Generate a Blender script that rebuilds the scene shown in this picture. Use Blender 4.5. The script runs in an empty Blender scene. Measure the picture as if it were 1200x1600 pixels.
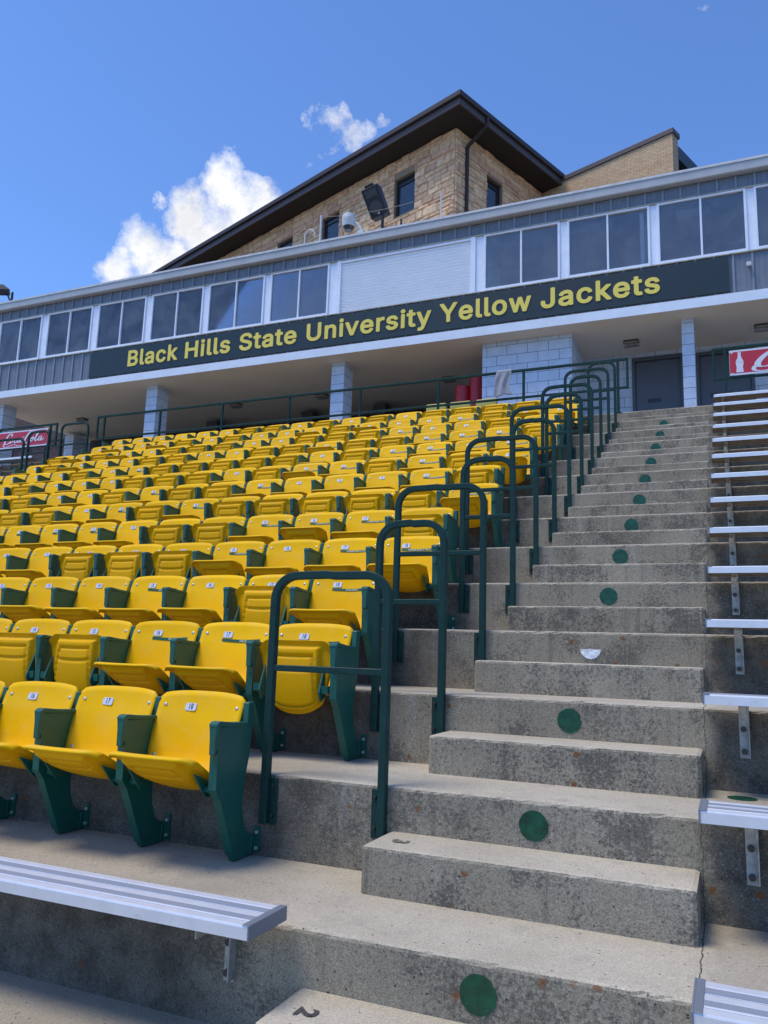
import bpy, bmesh, math, random, json
from mathutils import Vector, Matrix
random.seed(7)
R = math.radians
SC = bpy.context.scene
COL = SC.collection
# ------------------------------------------------------------------ camera
D = 0.762            # tread depth
H = 0.36751          # riser height
CAM = Vector((0.127, -1.857, 1.308))
F_PX, YAW, PIT, ROL = 1248.0, -0.4091, 0.1746, 0.0324
fw = Vector((math.sin(YAW)*math.cos(PIT), math.cos(YAW)*math.cos(PIT), math.sin(PIT)))
r0 = Vector((math.cos(YAW), -math.sin(YAW), 0)); u0 = r0.cross(fw)
rt = r0*math.cos(ROL)+u0*math.sin(ROL); up = -r0*math.sin(ROL)+u0*math.cos(ROL)
cd = bpy.data.cameras.new('camera'); cam = bpy.data.objects.new('camera', cd); COL.objects.link(cam)
m = Matrix((rt, up, -fw)).transposed().to_4x4(); m.translation = CAM
cam.matrix_world = m
cd.sensor_fit = 'VERTICAL'; cd.sensor_height = 24.0; cd.lens = F_PX/1600*24.0
cd.clip_start = 0.05; cd.clip_end = 5000
SC.camera = cam
# ------------------------------------------------------------------ light
SUN_EL, SUN_AZ = R(67), R(-132)          # azimuth from +Y towards +X
sd = Vector((math.sin(SUN_AZ)*math.cos(SUN_EL), math.cos(SUN_AZ)*math.cos(SUN_EL), math.sin(SUN_EL)))
ld = bpy.data.lights.new('sun', 'SUN'); ld.energy = 2.2; ld.angle = R(22); ld.color = (1.0, .93, .83)
sun = bpy.data.objects.new('sun', ld); COL.objects.link(sun)
sun.rotation_euler = sd.to_track_quat('Z', 'Y').to_euler(); sun.location = (0, 0, 60)
SC.view_settings.view_transform = 'Standard'; SC.view_settings.look = 'None'
SC.view_settings.gamma = 1; SC.view_settings.exposure = 0.42

class NT:
    """tiny node helper"""
    def __init__(s, tree): s.t = tree; s.n = tree.nodes; s.l = tree.links
    def node(s, typ, ins=None, **kw):
        n = s.n.new(typ)
        for k, v in kw.items(): setattr(n, k, v)
        for k, v in (ins or {}).items():
            if isinstance(v, bpy.types.NodeSocket): s.l.new(v, n.inputs[k])
            else: n.inputs[k].default_value = v
        return n
    def math(s, op, a, b=0.0, c=0.0, clamp=False):
        return s.node('ShaderNodeMath', {0: a, 1: b, 2: c}, operation=op, use_clamp=clamp).outputs[0]
    def ramp(s, v, lo, hi, a=0.0, b=1.0):
        return s.node('ShaderNodeMapRange', {0: v, 1: lo, 2: hi, 3: a, 4: b}).outputs[0]
    def mix(s, f, a, b, mode='MIX'):
        n = s.node('ShaderNodeMix', data_type='RGBA', blend_type=mode)
        for i, v in ((0, f), (6, a), (7, b)):
            if isinstance(v, bpy.types.NodeSocket): s.l.new(v, n.inputs[i])
            else: n.inputs[i].default_value = (*v, 1) if i and len(v) == 3 else v
        return n.outputs[2]
    def noise(s, vec, sc, det=3, rough=.55, dist=0.0):
        return s.node('ShaderNodeTexNoise', {'Vector': vec, 'Scale': sc, 'Detail': det, 'Roughness': rough, 'Distortion': dist}).outputs[0]

W = bpy.data.worlds.new('World'); SC.world = W; W.use_nodes = True
t = NT(W.node_tree); W.node_tree.nodes.clear()
sky = t.node('ShaderNodeTexSky', sky_type='NISHITA', sun_disc=False, sun_elevation=SUN_EL, sun_rotation=SUN_AZ, altitude=1100, air_density=1.0, dust_density=.3, ozone_density=1.6)
tc = t.node('ShaderNodeTexCoord').outputs['Generated']
CLOUDS = [(366,296,.040,1),(388,326,.048,1),(300,330,.042,1),(340,365,.06,1),(280,395,.04,1),(222,396,.050,1),(172,422,.030,1),(250,420,.05,1),(244,303,.014,.8),(395,300,.028,.9),
          (480,178,.017,.46),(500,186,.022,.50),(525,198,.027,.56),(548,212,.026,.56),(570,205,.019,.50),(592,182,.014,.44),(520,228,.020,.42),(497,264,.017,.30),(1107,22,.012,.25),(478,268,.012,.3)]
def pxdir(u, v):
    return (fw + rt*((u-600)/F_PX) - up*((v-800)/F_PX)).normalized()
warp = t.node('ShaderNodeTexNoise', {'Vector': tc, 'Scale': 9.0, 'Detail': 6.0, 'Roughness': .62}, noise_dimensions='3D').outputs['Color']
wv = t.node('ShaderNodeVectorMath', {0: warp, 1: (.5,.5,.5)}, operation='SUBTRACT').outputs[0]
wv = t.node('ShaderNodeVectorMath', {0: wv, 3: .105}, operation='SCALE').outputs[0]
tcw = t.node('ShaderNodeVectorMath', {0: tc, 1: wv}, operation='ADD').outputs[0]
acc = None
for (u, v, rad, w) in CLOUDS:
    dd = t.node('ShaderNodeVectorMath', {0: tcw, 1: pxdir(u, v)}, operation='DISTANCE').outputs['Value']
    b = t.node('ShaderNodeMapRange', {0: dd, 1: rad*1.12, 2: rad*.15, 3: 0.0, 4: w}, interpolation_type='SMOOTHSTEP').outputs[0]
    acc = b if acc is None else t.math('MAXIMUM', acc, b)
fine = t.noise(tc, 48, 10, .72)
dens = t.math('MULTIPLY_ADD', t.math('SUBTRACT', fine, .5), 1.3, acc)
dens = t.math('MULTIPLY', dens, t.ramp(acc, 0.02, .22))
alpha = t.ramp(dens, .12, .92)
shade = t.ramp(t.noise(tcw, 17, 5, .6), .35, .65, .78, 1.0)
skyc = t.node('ShaderNodeBackground', {'Color': t.mix(1.0, sky.outputs[0], (.68, .90, 1.22), 'MULTIPLY'), 'Strength': .15})
cl = t.node('ShaderNodeBackground', {'Color': t.mix(1.0, (.96, .97, 1.0), t.node('ShaderNodeCombineColor', {0: shade, 1: shade, 2: shade}).outputs[0], 'MULTIPLY'), 'Strength': .86})
ms = t.node('ShaderNodeMixShader', {0: alpha, 1: skyc.outputs[0], 2: cl.outputs[0]})
t.l.new(ms.outputs[0], t.node('ShaderNodeOutputWorld').inputs[0])

# ------------------------------------------------------------------ materials
MATS = {}
def mat(name, col, rough=.6, metal=0.0, vary=0.0, vs=8.0, bump=0.0, bs=60.0, spec=.5, rvary=0.0, coat=0.0):
    if name in MATS: return MATS[name]
    M = bpy.data.materials.new(name); M.use_nodes = True; t = NT(M.node_tree)
    P = M.node_tree.nodes['Principled BSDF']
    P.inputs['Base Color'].default_value = (*col, 1); P.inputs['Roughness'].default_value = rough
    P.inputs['Metallic'].default_value = metal; P.inputs['Specular IOR Level'].default_value = spec
    P.inputs['Coat Weight'].default_value = coat
    g = t.node('ShaderNodeNewGeometry').outputs['Position']
    if vary:
        n = t.ramp(t.noise(g, vs, 5, .6), .3, .7, 1-vary, 1+vary*.5)
        t.l.new(t.mix(1.0, col, t.node('ShaderNodeCombineColor', {0: n, 1: n, 2: n}).outputs[0], 'MULTIPLY'), P.inputs['Base Color'])
    if rvary: t.l.new(t.ramp(t.noise(g, 23, 4), .3, .7, rough-rvary, rough+rvary), P.inputs['Roughness'])
    if bump:
        b = t.node('ShaderNodeBump', {'Strength': bump, 'Distance': .004, 'Height': t.noise(g, bs, 4)})
        t.l.new(b.outputs[0], P.inputs['Normal'])
    MATS[name] = M; return M

def weather(M, amt=.07, dust=(.55, .48, .33)):
    t = NT(M.node_tree); P = M.node_tree.nodes['Principled BSDF']; s = P.inputs['Base Color']
    src = s.links[0].from_socket; rnd = t.node('ShaderNodeObjectInfo').outputs['Random']
    k = t.ramp(rnd, 0, 1, 1-amt, 1+amt); c = t.mix(1.0, src, t.node('ShaderNodeCombineColor', {0: k, 1: k, 2: k}).outputs[0], 'MULTIPLY')
    g = t.node('ShaderNodeNewGeometry'); nz = t.node('ShaderNodeSeparateXYZ', {0: g.outputs['Normal']}).outputs[2]
    f = t.math('MULTIPLY', t.ramp(t.noise(g.outputs['Position'], 11, 7, .72), .46, .72), t.ramp(nz, -.2, .9, .0, .22))
    c = t.mix(f, c, dust); t.l.new(c, s)
    sc = t.node('ShaderNodeVectorMath', {0: g.outputs['Position'], 1: (8, 8, 60)}, operation='MULTIPLY').outputs[0]
def concrete_mat(name, dirt=1.0, right=False):
    M = bpy.data.materials.new(name); M.use_nodes = True; t = NT(M.node_tree)
    P = M.node_tree.nodes['Principled BSDF']
    geo = t.node('ShaderNodeNewGeometry'); g = geo.outputs['Position']
    nz = t.node('ShaderNodeSeparateXYZ', {0: geo.outputs['True Normal']}).outputs[2]
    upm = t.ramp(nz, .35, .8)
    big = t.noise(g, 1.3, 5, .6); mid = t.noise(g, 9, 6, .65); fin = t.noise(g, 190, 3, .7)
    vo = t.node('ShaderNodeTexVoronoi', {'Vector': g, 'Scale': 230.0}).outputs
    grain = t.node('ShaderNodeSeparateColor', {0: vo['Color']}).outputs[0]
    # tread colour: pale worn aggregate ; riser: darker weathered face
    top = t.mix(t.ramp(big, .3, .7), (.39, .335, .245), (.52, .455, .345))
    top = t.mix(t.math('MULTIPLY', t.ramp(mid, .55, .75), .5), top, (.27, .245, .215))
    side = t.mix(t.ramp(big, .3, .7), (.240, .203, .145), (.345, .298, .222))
    stain = t.ramp(t.math('MULTIPLY_ADD', t.math('SUBTRACT', t.noise(g, 62, 5, .75), .5), 1.15, t.noise(g, 3.6, 4, .6)), .50, .64)
    side = t.mix(t.math('MULTIPLY', stain, .78*dirt), side, (.052, .050, .047))
    # drip streaks below the nosings
    stv = t.node('ShaderNodeVectorMath', {0: g, 1: (21.0, 21.0, 1.1)}, operation='MULTIPLY').outputs[0]
    side = t.mix(t.ramp(t.noise(stv, 1.0, 4, .6), .54, .72, 0, .42), side, (.085, .078, .068))
    side = t.mix(t.ramp(t.noise(stv, .6, 3, .6), .60, .74, 0, .30), side, (.40, .38, .34))
    # grime, moss and painted-in shade under the seats and benches, cleaner in the walked aisle
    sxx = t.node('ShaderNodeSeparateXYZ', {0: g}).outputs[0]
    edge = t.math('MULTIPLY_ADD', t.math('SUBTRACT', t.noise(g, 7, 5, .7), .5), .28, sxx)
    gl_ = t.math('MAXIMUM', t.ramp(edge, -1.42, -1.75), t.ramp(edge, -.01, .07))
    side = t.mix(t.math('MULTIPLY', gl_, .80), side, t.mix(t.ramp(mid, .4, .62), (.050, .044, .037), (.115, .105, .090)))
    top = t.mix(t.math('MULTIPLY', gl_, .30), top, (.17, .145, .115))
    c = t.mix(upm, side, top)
    g0 = t.ramp(t.math('MULTIPLY_ADD', fin, 1.6, t.math('MULTIPLY', grain, .55)), .55, 1.60, -1.0, 1.0)
    gr = t.math('MULTIPLY_ADD', g0, t.ramp(upm, 0, 1, .46, .30), 1.0)
    c = t.mix(1.0, c, t.node('ShaderNodeCombineColor', {0: gr, 1: gr, 2: gr}).outputs[0], 'MULTIPLY')
    # light stones in the aggregate
    v3 = t.node('ShaderNodeTexVoronoi', {'Vector': g, 'Scale': 95.0}).outputs
    ls = t.math('MULTIPLY', t.ramp(v3['Distance'], .30, .16), t.ramp(t.node('ShaderNodeSeparateColor', {0: v3['Color']}).outputs[1], .86, .88))
    c = t.mix(t.math('MULTIPLY', ls, .55), c, (.52, .50, .46))
    # pits
    v2 = t.node('ShaderNodeTexVoronoi', {'Vector': g, 'Scale': 46.0}).outputs
    pit = t.math('MULTIPLY', t.ramp(v2['Distance'], .24, .10), t.ramp(t.node('ShaderNodeSeparateColor', {0: v2['Color']}).outputs[0], .86, .88))
    c = t.mix(t.math('MULTIPLY', pit, .85), c, (.03, .03, .028))
    # lichen / rust blotches on the faces
    gw = t.node('ShaderNodeVectorMath', {0: g, 1: t.node('ShaderNodeVectorMath', {0: t.node('ShaderNodeTexNoise', {'Vector': g, 'Scale': 45.0, 'Detail': 3.0}).outputs['Color'], 3: .022}, operation='SCALE').outputs[0]}, operation='ADD').outputs[0]
    v4 = t.node('ShaderNodeTexVoronoi', {'Vector': gw, 'Scale': 7.5}).outputs
    ru = t.math('MULTIPLY', t.ramp(v4['Distance'], .14, .07), t.ramp(t.node('ShaderNodeSeparateColor', {0: v4['Color']}).outputs[2], .62, .64))
    ru = t.math('MULTIPLY', ru, t.ramp(upm, 0, 1, .85, .05))
    c = t.mix(ru, c, (.20, .075, .022))
    # joint crack beside the steps
    sx = t.node('ShaderNodeSeparateXYZ', {0: g}).outputs
    wob = t.math('MULTIPLY_ADD', t.math('SUBTRACT', t.noise(g, 13, 5, .75), .5), .030, sx[0])
    cr = t.ramp(t.math('ABSOLUTE', t.math('SUBTRACT', wob, .002)), .0026, .0010)
    c = t.mix(t.math('MULTIPLY', cr, t.math('MULTIPLY', t.ramp(sx[1], 10.6, 10.5, 0, .9), t.ramp(upm, 0, 1, .5, 1.0))), c, (.02, .02, .02))
    if right:
        c = t.mix(1.0, c, (.62, .62, .60), 'MULTIPLY')
    t.l.new(c, P.inputs['Base Color'])
    P.inputs['Roughness'].default_value = .9; P.inputs['Specular IOR Level'].default_value = .25
    hgt = t.math('ADD', t.math('MULTIPLY', fin, .6), t.math('MULTIPLY_ADD', grain, .3, t.math('MULTIPLY', mid, 1.5)))
    hgt = t.math('SUBTRACT', hgt, t.math('ADD', pit, t.math('MULTIPLY', cr, 1.5)))
    b = t.node('ShaderNodeBump', {'Strength': .55, 'Distance': .003, 'Height': hgt})
    t.l.new(b.outputs[0], P.inputs['Normal'])
    MATS[name] = M; return M

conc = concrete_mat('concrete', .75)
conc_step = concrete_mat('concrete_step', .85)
M_yel = mat('seat_plastic', (.87, .478, .003), .45, vary=.06, vs=5, rvary=.06, spec=.09)
weather(M_yel)
M_yel2 = mat('seat_plastic_underside', (.84, .42, .003), .45, vary=.06, vs=5, spec=.08); weather(M_yel2, .08)  # seat underside: slightly deeper orange than the top
M_grn = mat('green_enamel', (.006, .095, .068), .42, vary=.12, vs=7, rvary=.05)
M_rail = mat('rail_paint', (.011, .044, .038), .50, vary=.22, vs=14, bump=.15, bs=90, spec=.18, rvary=.10)
M_alu = mat('anodised_aluminium', (.76, .755, .77), .42, metal=.35, vary=.07, vs=14)
M_alu_u = mat('aluminium_underside_shade', (.36, .30, .235), .6, metal=.2, vary=.3, vs=10)  # bench undersides: brown shade and concrete reflection put into the colour
M_alu_d = mat('aluminium_groove', (.34, .36, .40), .5, metal=.3)
M_alu_c = mat('end_cap', (.20, .215, .24), .5, metal=.2)
M_galv = mat('galvanised', (.42, .41, .38), .55, metal=.3, vary=.35, vs=30)
M_bolt = mat('bolt_rust', (.07, .06, .055), .6, metal=.3)
M_riv = mat('rivet', (.62, .62, .60), .35, metal=.5)
M_plate = mat('number_plate', (.60, .63, .72), .45, vary=.08, vs=60)
M_ink = mat('black_ink', (.03, .03, .045), .5)
M_strip = mat('green_strip', (.008, .075, .030), .4)
M_cream = mat('cream_ink', (.62, .60, .42), .5)
M_stick = mat('sticker_green', (.003, .070, .032), .35, vary=.6, vs=26)
M_tear = mat('torn_sticker', (.80, .82, .84), .7, vary=.45, vs=55)
M_sign = mat('sign_panel', (.010, .026, .030), .45, vary=.15, vs=3)
M_let = mat('sign_letters', (.88, .69, .11), .5, vary=.06, vs=4)
M_wht = mat('white_frame', (.82, .86, .94), .45, vary=.08, vs=5)
M_sid = mat('metal_siding', (.175, .20, .245), .55, vary=.14, vs=6, bump=.1)
M_bat = mat('siding_batten', (.235, .265, .32), .5, vary=.1, vs=6)
M_fas = mat('roof_fascia', (.43, .44, .45), .5, vary=.12, vs=3)
M_drip = mat('roof_edge', (.62, .62, .62), .45, vary=.2, vs=9)
M_band = mat('painted_band', (.74, .80, .88), .7, vary=.08, vs=3, bump=.1)
M_soff = mat('soffit_plaster', (.66, .61, .54), .85, vary=.06, vs=1.2)
M_shut = mat('shutter_white', (.90, .92, .95), .5, vary=.03, vs=2)
M_dark = mat('dark_wall', (.055, .055, .06), .8, vary=.2, vs=3)
M_int = mat('room_wall', (.78, .79, .78), .85)
M_door = mat('door_paint', (.085, .10, .135), .45, vary=.08, vs=5)
M_dfr = mat('door_frame', (.075, .085, .11), .45)
M_black = mat('black_plastic', (.014, .014, .015), .55)
M_lite = mat('fixture_lens', (.34, .33, .31), .3, vary=.3, vs=40)
M_fixt = mat('fixture_metal', (.11, .10, .09), .6)
M_red = mat('red_vinyl', (.42, .010, .018), .4, vary=.08, vs=4)
M_cokr = mat('banner_red', (.50, .020, .040), .45, vary=.05)
M_cokw = mat('banner_white', (.66, .67, .72), .5)
M_cloth = mat('grey_cloth', (.34, .34, .38), .95, vary=.15, vs=25, bump=.3, bs=160)
M_brown = mat('brown_metal', (.036, .023, .021), .55, vary=.12, vs=4)
M_brown2 = mat('brown_fascia', (.082, .060, .058), .5, vary=.1, vs=4)
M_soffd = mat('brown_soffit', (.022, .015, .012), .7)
M_grass = mat('ground_track', (.11, .11, .095), .95, vary=.2, vs=2)
M_roof = mat('roof_bounce_white', (.70, .70, .68), .8, vary=.1, vs=1)  # white so the unseen roof top bounces light up to the stone building
M_asph = mat('asphalt', (.10, .10, .10), .95, vary=.2, vs=2)
M_wcam = mat('white_housing', (.60, .60, .60), .45, vary=.08)
M_ybox = mat('pale_yellow_vinyl', (.50, .44, .10), .5)

def block_mat(name, c1, c2, mortar, bw, bh, ms=.004, offs=.5, vary=.10, rough=.75, axis='XZ', bump=.4):
    M = bpy.data.materials.new(name); M.use_nodes = True; t = NT(M.node_tree)
    P = M.node_tree.nodes['Principled BSDF']
    tcn = t.node('ShaderNodeTexCoord').outputs['Object']
    s = t.node('ShaderNodeSeparateXYZ', {0: tcn}).outputs
    v = t.node('ShaderNodeCombineXYZ', {0: t.math('ADD', s[0], s[1]) if axis == 'XY' else s[0], 1: s[2], 2: 0.0}).outputs[0]
    br = t.node('ShaderNodeTexBrick', {'Vector': v, 'Color1': (*c1, 1), 'Color2': (*c2, 1), 'Mortar': (*mortar, 1), 'Scale': 1.0, 'Mortar Size': ms, 'Mortar Smooth': .2, 'Bias': 0.0, 'Brick Width': bw, 'Row Height': bh}, offset=offs)
    n = t.ramp(t.noise(tcn, 6, 5, .6), .3, .7, 1-vary, 1+vary)
    c = t.mix(1.0, br.outputs[0], t.node('ShaderNodeCombineColor', {0: n, 1: n, 2: n}).outputs[0], 'MULTIPLY')
    t.l.new(c, P.inputs['Base Color']); P.inputs['Roughness'].default_value = rough
    b = t.node('ShaderNodeBump', {'Strength': bump, 'Distance': .006, 'Height': t.math('MULTIPLY_ADD', t.noise(tcn, 40, 4), .25, t.math('SUBTRACT', 1.0, br.outputs[1]))})
    t.l.new(b.outputs[0], P.inputs['Normal'])
    MATS[name] = M; return M
M_blk = block_mat('painted_block', (.54, .62, .76), (.51, .59, .72), (.10, .12, .16), .4064, .2032, .005)
M_blk1 = block_mat('painted_block_pier', (.54, .62, .76), (.51, .59, .72), (.10, .12, .16), 3.0, .2032, .005)
M_brk = block_mat('tan_brick', (.56, .35, .18), (.68, .46, .26), (.34, .24, .16), .21, .072, .009, rough=.85)
M_brkr = block_mat('dark_red_brick', (.10, .055, .05), (.15, .08, .07), (.04, .035, .035), .22, .075, .012)

# glass: fresnel mix of mirror and see-through
def wear(M, col, sc=38, lo=.60, hi=.68, amt=.7):
    t = NT(M.node_tree); P = M.node_tree.nodes['Principled BSDF']; s = P.inputs['Base Color']; src = s.links[0].from_socket
    g = t.node('ShaderNodeNewGeometry').outputs['Position']
    t.l.new(t.mix(t.ramp(t.noise(g, sc, 6, .7), lo, hi, 0, amt), src, col), s)
wear(M_stick, (.16, .24, .19), 42, .63, .72, .55); wear(M_rail, (.10, .10, .085), 30, .66, .72, .6); wear(M_alu, (.36, .36, .36), 26, .60, .75, .45); wear(M_grn, (.05, .12, .10), 18, .60, .75, .4)
def glass_mat():
    M = bpy.data.materials.new('window_glass'); M.use_nodes = True; t = NT(M.node_tree); M.node_tree.nodes.clear()
    fr = t.math('MULTIPLY_ADD', t.node('ShaderNodeFresnel', {'IOR': 1.5}).outputs[0], 1.2, .01)
    gl = t.node('ShaderNodeBsdfGlossy', {'Color': (.9, .93, 1, 1), 'Roughness': .02}); tr = t.node('ShaderNodeBsdfTransparent', {'Color': (.88, .91, .95, 1)})
    mx = t.node('ShaderNodeMixShader', {0: fr, 1: tr.outputs[0], 2: gl.outputs[0]})
    ps_ = t.node('ShaderNodeNewGeometry').outputs['Position']
    df = t.node('ShaderNodeBsdfDiffuse', {'Color': (.55, .56, .55, 1)})
    m2 = t.node('ShaderNodeMixShader', {0: t.ramp(t.noise(ps_, 2.3, 6, .65), .35, .7, .03, .14), 1: mx.outputs[0], 2: df.outputs[0]})
    t.l.new(m2.outputs[0], t.node('ShaderNodeOutputMaterial').inputs[0]); return M
M_glass = glass_mat()
M_dglass = mat('dark_glass', (.03, .035, .045), .06, spec=.8)

# ------------------------------------------------------------------ mesh builder
class MB:
    def __init__(s): s.v = []; s.f = []; s.m = []; s.x = Matrix.Identity(4)
    def add(s, vs, fs, mi=0):
        o = len(s.v); s.v += [tuple(s.x @ Vector(p)) for p in vs]
        for f in fs: s.f.append([o+i for i in f]); s.m.append(mi)
    def box(s, x0, x1, y0, y1, z0, z1, mi=0):
        vs = [(x, y, z) for z in (z0, z1) for y in (y0, y1) for x in (x0, x1)]
        s.add(vs, [(0,2,3,1),(4,5,7,6),(0,1,5,4),(2,6,7,3),(0,4,6,2),(1,3,7,5)], mi); return s
    def prism(s, poly, a0, a1, ax='X', mi=0):
        """poly in the two other axes, extruded along ax"""
        def P(p, a): return {'X': (a, p[0], p[1]), 'Y': (p[0], a, p[1]), 'Z': (p[0], p[1], a)}[ax]
        n = len(poly); vs = [P(p, a0) for p in poly]+[P(p, a1) for p in poly]
        fs = [tuple(range(n)), tuple(range(2*n-1, n-1, -1))]+[(i, i+n, (i+1) % n+n, (i+1) % n) for i in range(n)]
        s.add(vs, fs, mi); return s
    def cyl(s, p0, p1, r, n=16, mi=0, r1=None, caps=True):
        p0 = Vector(p0); p1 = Vector(p1); a = (p1-p0).normalized(); r1 = r if r1 is None else r1
        b = a.orthogonal().normalized(); c = a.cross(b)
        vs = [tuple(p0+(b*math.cos(2*math.pi*i/n)+c*math.sin(2*math.pi*i/n))*r) for i in range(n)]
        vs += [tuple(p1+(b*math.cos(2*math.pi*i/n)+c*math.sin(2*math.pi*i/n))*r1) for i in range(n)]
        fs = [(i, (i+1) % n, (i+1) % n+n, i+n) for i in range(n)]
        if caps: fs += [tuple(range(n-1, -1, -1)), tuple(range(n, 2*n))]
        s.add(vs, fs, mi); return s
    def sweep(s, path, w, N, mi=0, h=None, ch=.22):
        """chamfered square tube of width w along a planar path; N is the plane normal"""
        N = Vector(N).normalized(); path = [Vector(p) for p in path]; n = len(path); h = h or w
        a, b = w/2, h/2; c = min(a, b)*ch
        prof = [(-a, -b+c), (-a+c, -b), (a-c, -b), (a, -b+c), (a, b-c), (a-c, b), (-a+c, b), (-a, b-c)]
        vs = []
        for i, p in enumerate(path):
            d0 = (path[i]-path[i-1]).normalized() if i else (path[1]-path[0]).normalized()
            d1 = (path[i+1]-path[i]).normalized() if i < n-1 else d0
            t = (d0+d1).normalized(); sd = N.cross(t).normalized(); k = 1/max(.3, t.dot(d0))
            for (x, y) in prof: vs.append(tuple(p+sd*x*k+N*y))
        fs = []
        for i in range(n-1):
            for j in range(8): fs.append((i*8+j, i*8+(j+1) % 8, (i+1)*8+(j+1) % 8, (i+1)*8+j))
        fs += [tuple(range(7, -1, -1)), tuple(range((n-1)*8, n*8))]
        s.add(vs, fs, mi); return s
    def tube(s, path, r, n=8, mi=0):
        path = [Vector(p) for p in path]; vs = []; b = None
        for i, p in enumerate(path):
            a = ((path[min(i+1, len(path)-1)]-path[max(i-1, 0)])).normalized()
            b = (b-a*b.dot(a)).normalized() if b is not None and (b-a*b.dot(a)).length > 1e-6 else a.orthogonal().normalized()
            c = a.cross(b); vs += [tuple(p+(b*math.cos(2*math.pi*k/n)+c*math.sin(2*math.pi*k/n))*r) for k in range(n)]
        fs = [(i*n+j, i*n+(j+1) % n, (i+1)*n+(j+1) % n, (i+1)*n+j) for i in range(len(path)-1) for j in range(n)]
        fs += [tuple(range(n-1, -1, -1)), tuple(range((len(path)-1)*n, len(path)*n))]
        s.add(vs, fs, mi); return s
    def mesh(s, name, mats, smooth=False):
        me = bpy.data.meshes.new(name); me.from_pydata(s.v, [], s.f)
        for M in (mats if isinstance(mats, (list, tuple)) else [mats]): me.materials.append(M)
        me.polygons.foreach_set('material_index', s.m)
        if smooth: me.polygons.foreach_set('use_smooth', [True]*len(me.polygons))
        me.validate(); me.update()
        bm = bmesh.new(); bm.from_mesh(me); bmesh.ops.recalc_face_normals(bm, faces=bm.faces); bm.to_mesh(me); bm.free()
        return me
    def build(s, name, mats, parent=None, loc=(0, 0, 0), smooth=False, bevel=0.0, seg=2):
        return link(name, s.mesh(name, mats, smooth), parent, loc, bevel, seg)
def link(name, me, parent=None, loc=(0, 0, 0), bevel=0.0, seg=2):
    o = bpy.data.objects.new(name, me); COL.objects.link(o); o.location = loc
    if parent: o.parent = parent
    if bevel:
        b = o.modifiers.new('bevel', 'BEVEL'); b.width = bevel; b.segments = seg; b.limit_method = 'ANGLE'; b.angle_limit = R(40)
    return o
def tag(o, label, cat, group=None):
    o['label'] = label; o['category'] = cat
    if group: o['group'] = group
    return o
def struct(o, kind='structure'): o['kind'] = kind; return o
def thing(name, loc, label, cat, group=None, rz=0.0):
    o = bpy.data.objects.new(name, None); COL.objects.link(o); o.location = loc; o.rotation_euler = (0, 0, rz)
    o.empty_display_size = .1; return tag(o, label, cat, group)
def arc(cx, cz, r, a0, a1, n=7): return [(cx+r*math.cos(R(a0+(a1-a0)*i/n)), cz+r*math.sin(R(a0+(a1-a0)*i/n))) for i in range(n+1)]
ORD = ['zeroth','first','second','third','fourth','fifth','sixth','seventh','eighth','ninth','tenth','eleventh','twelfth','thirteenth','fourteenth']

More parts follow.
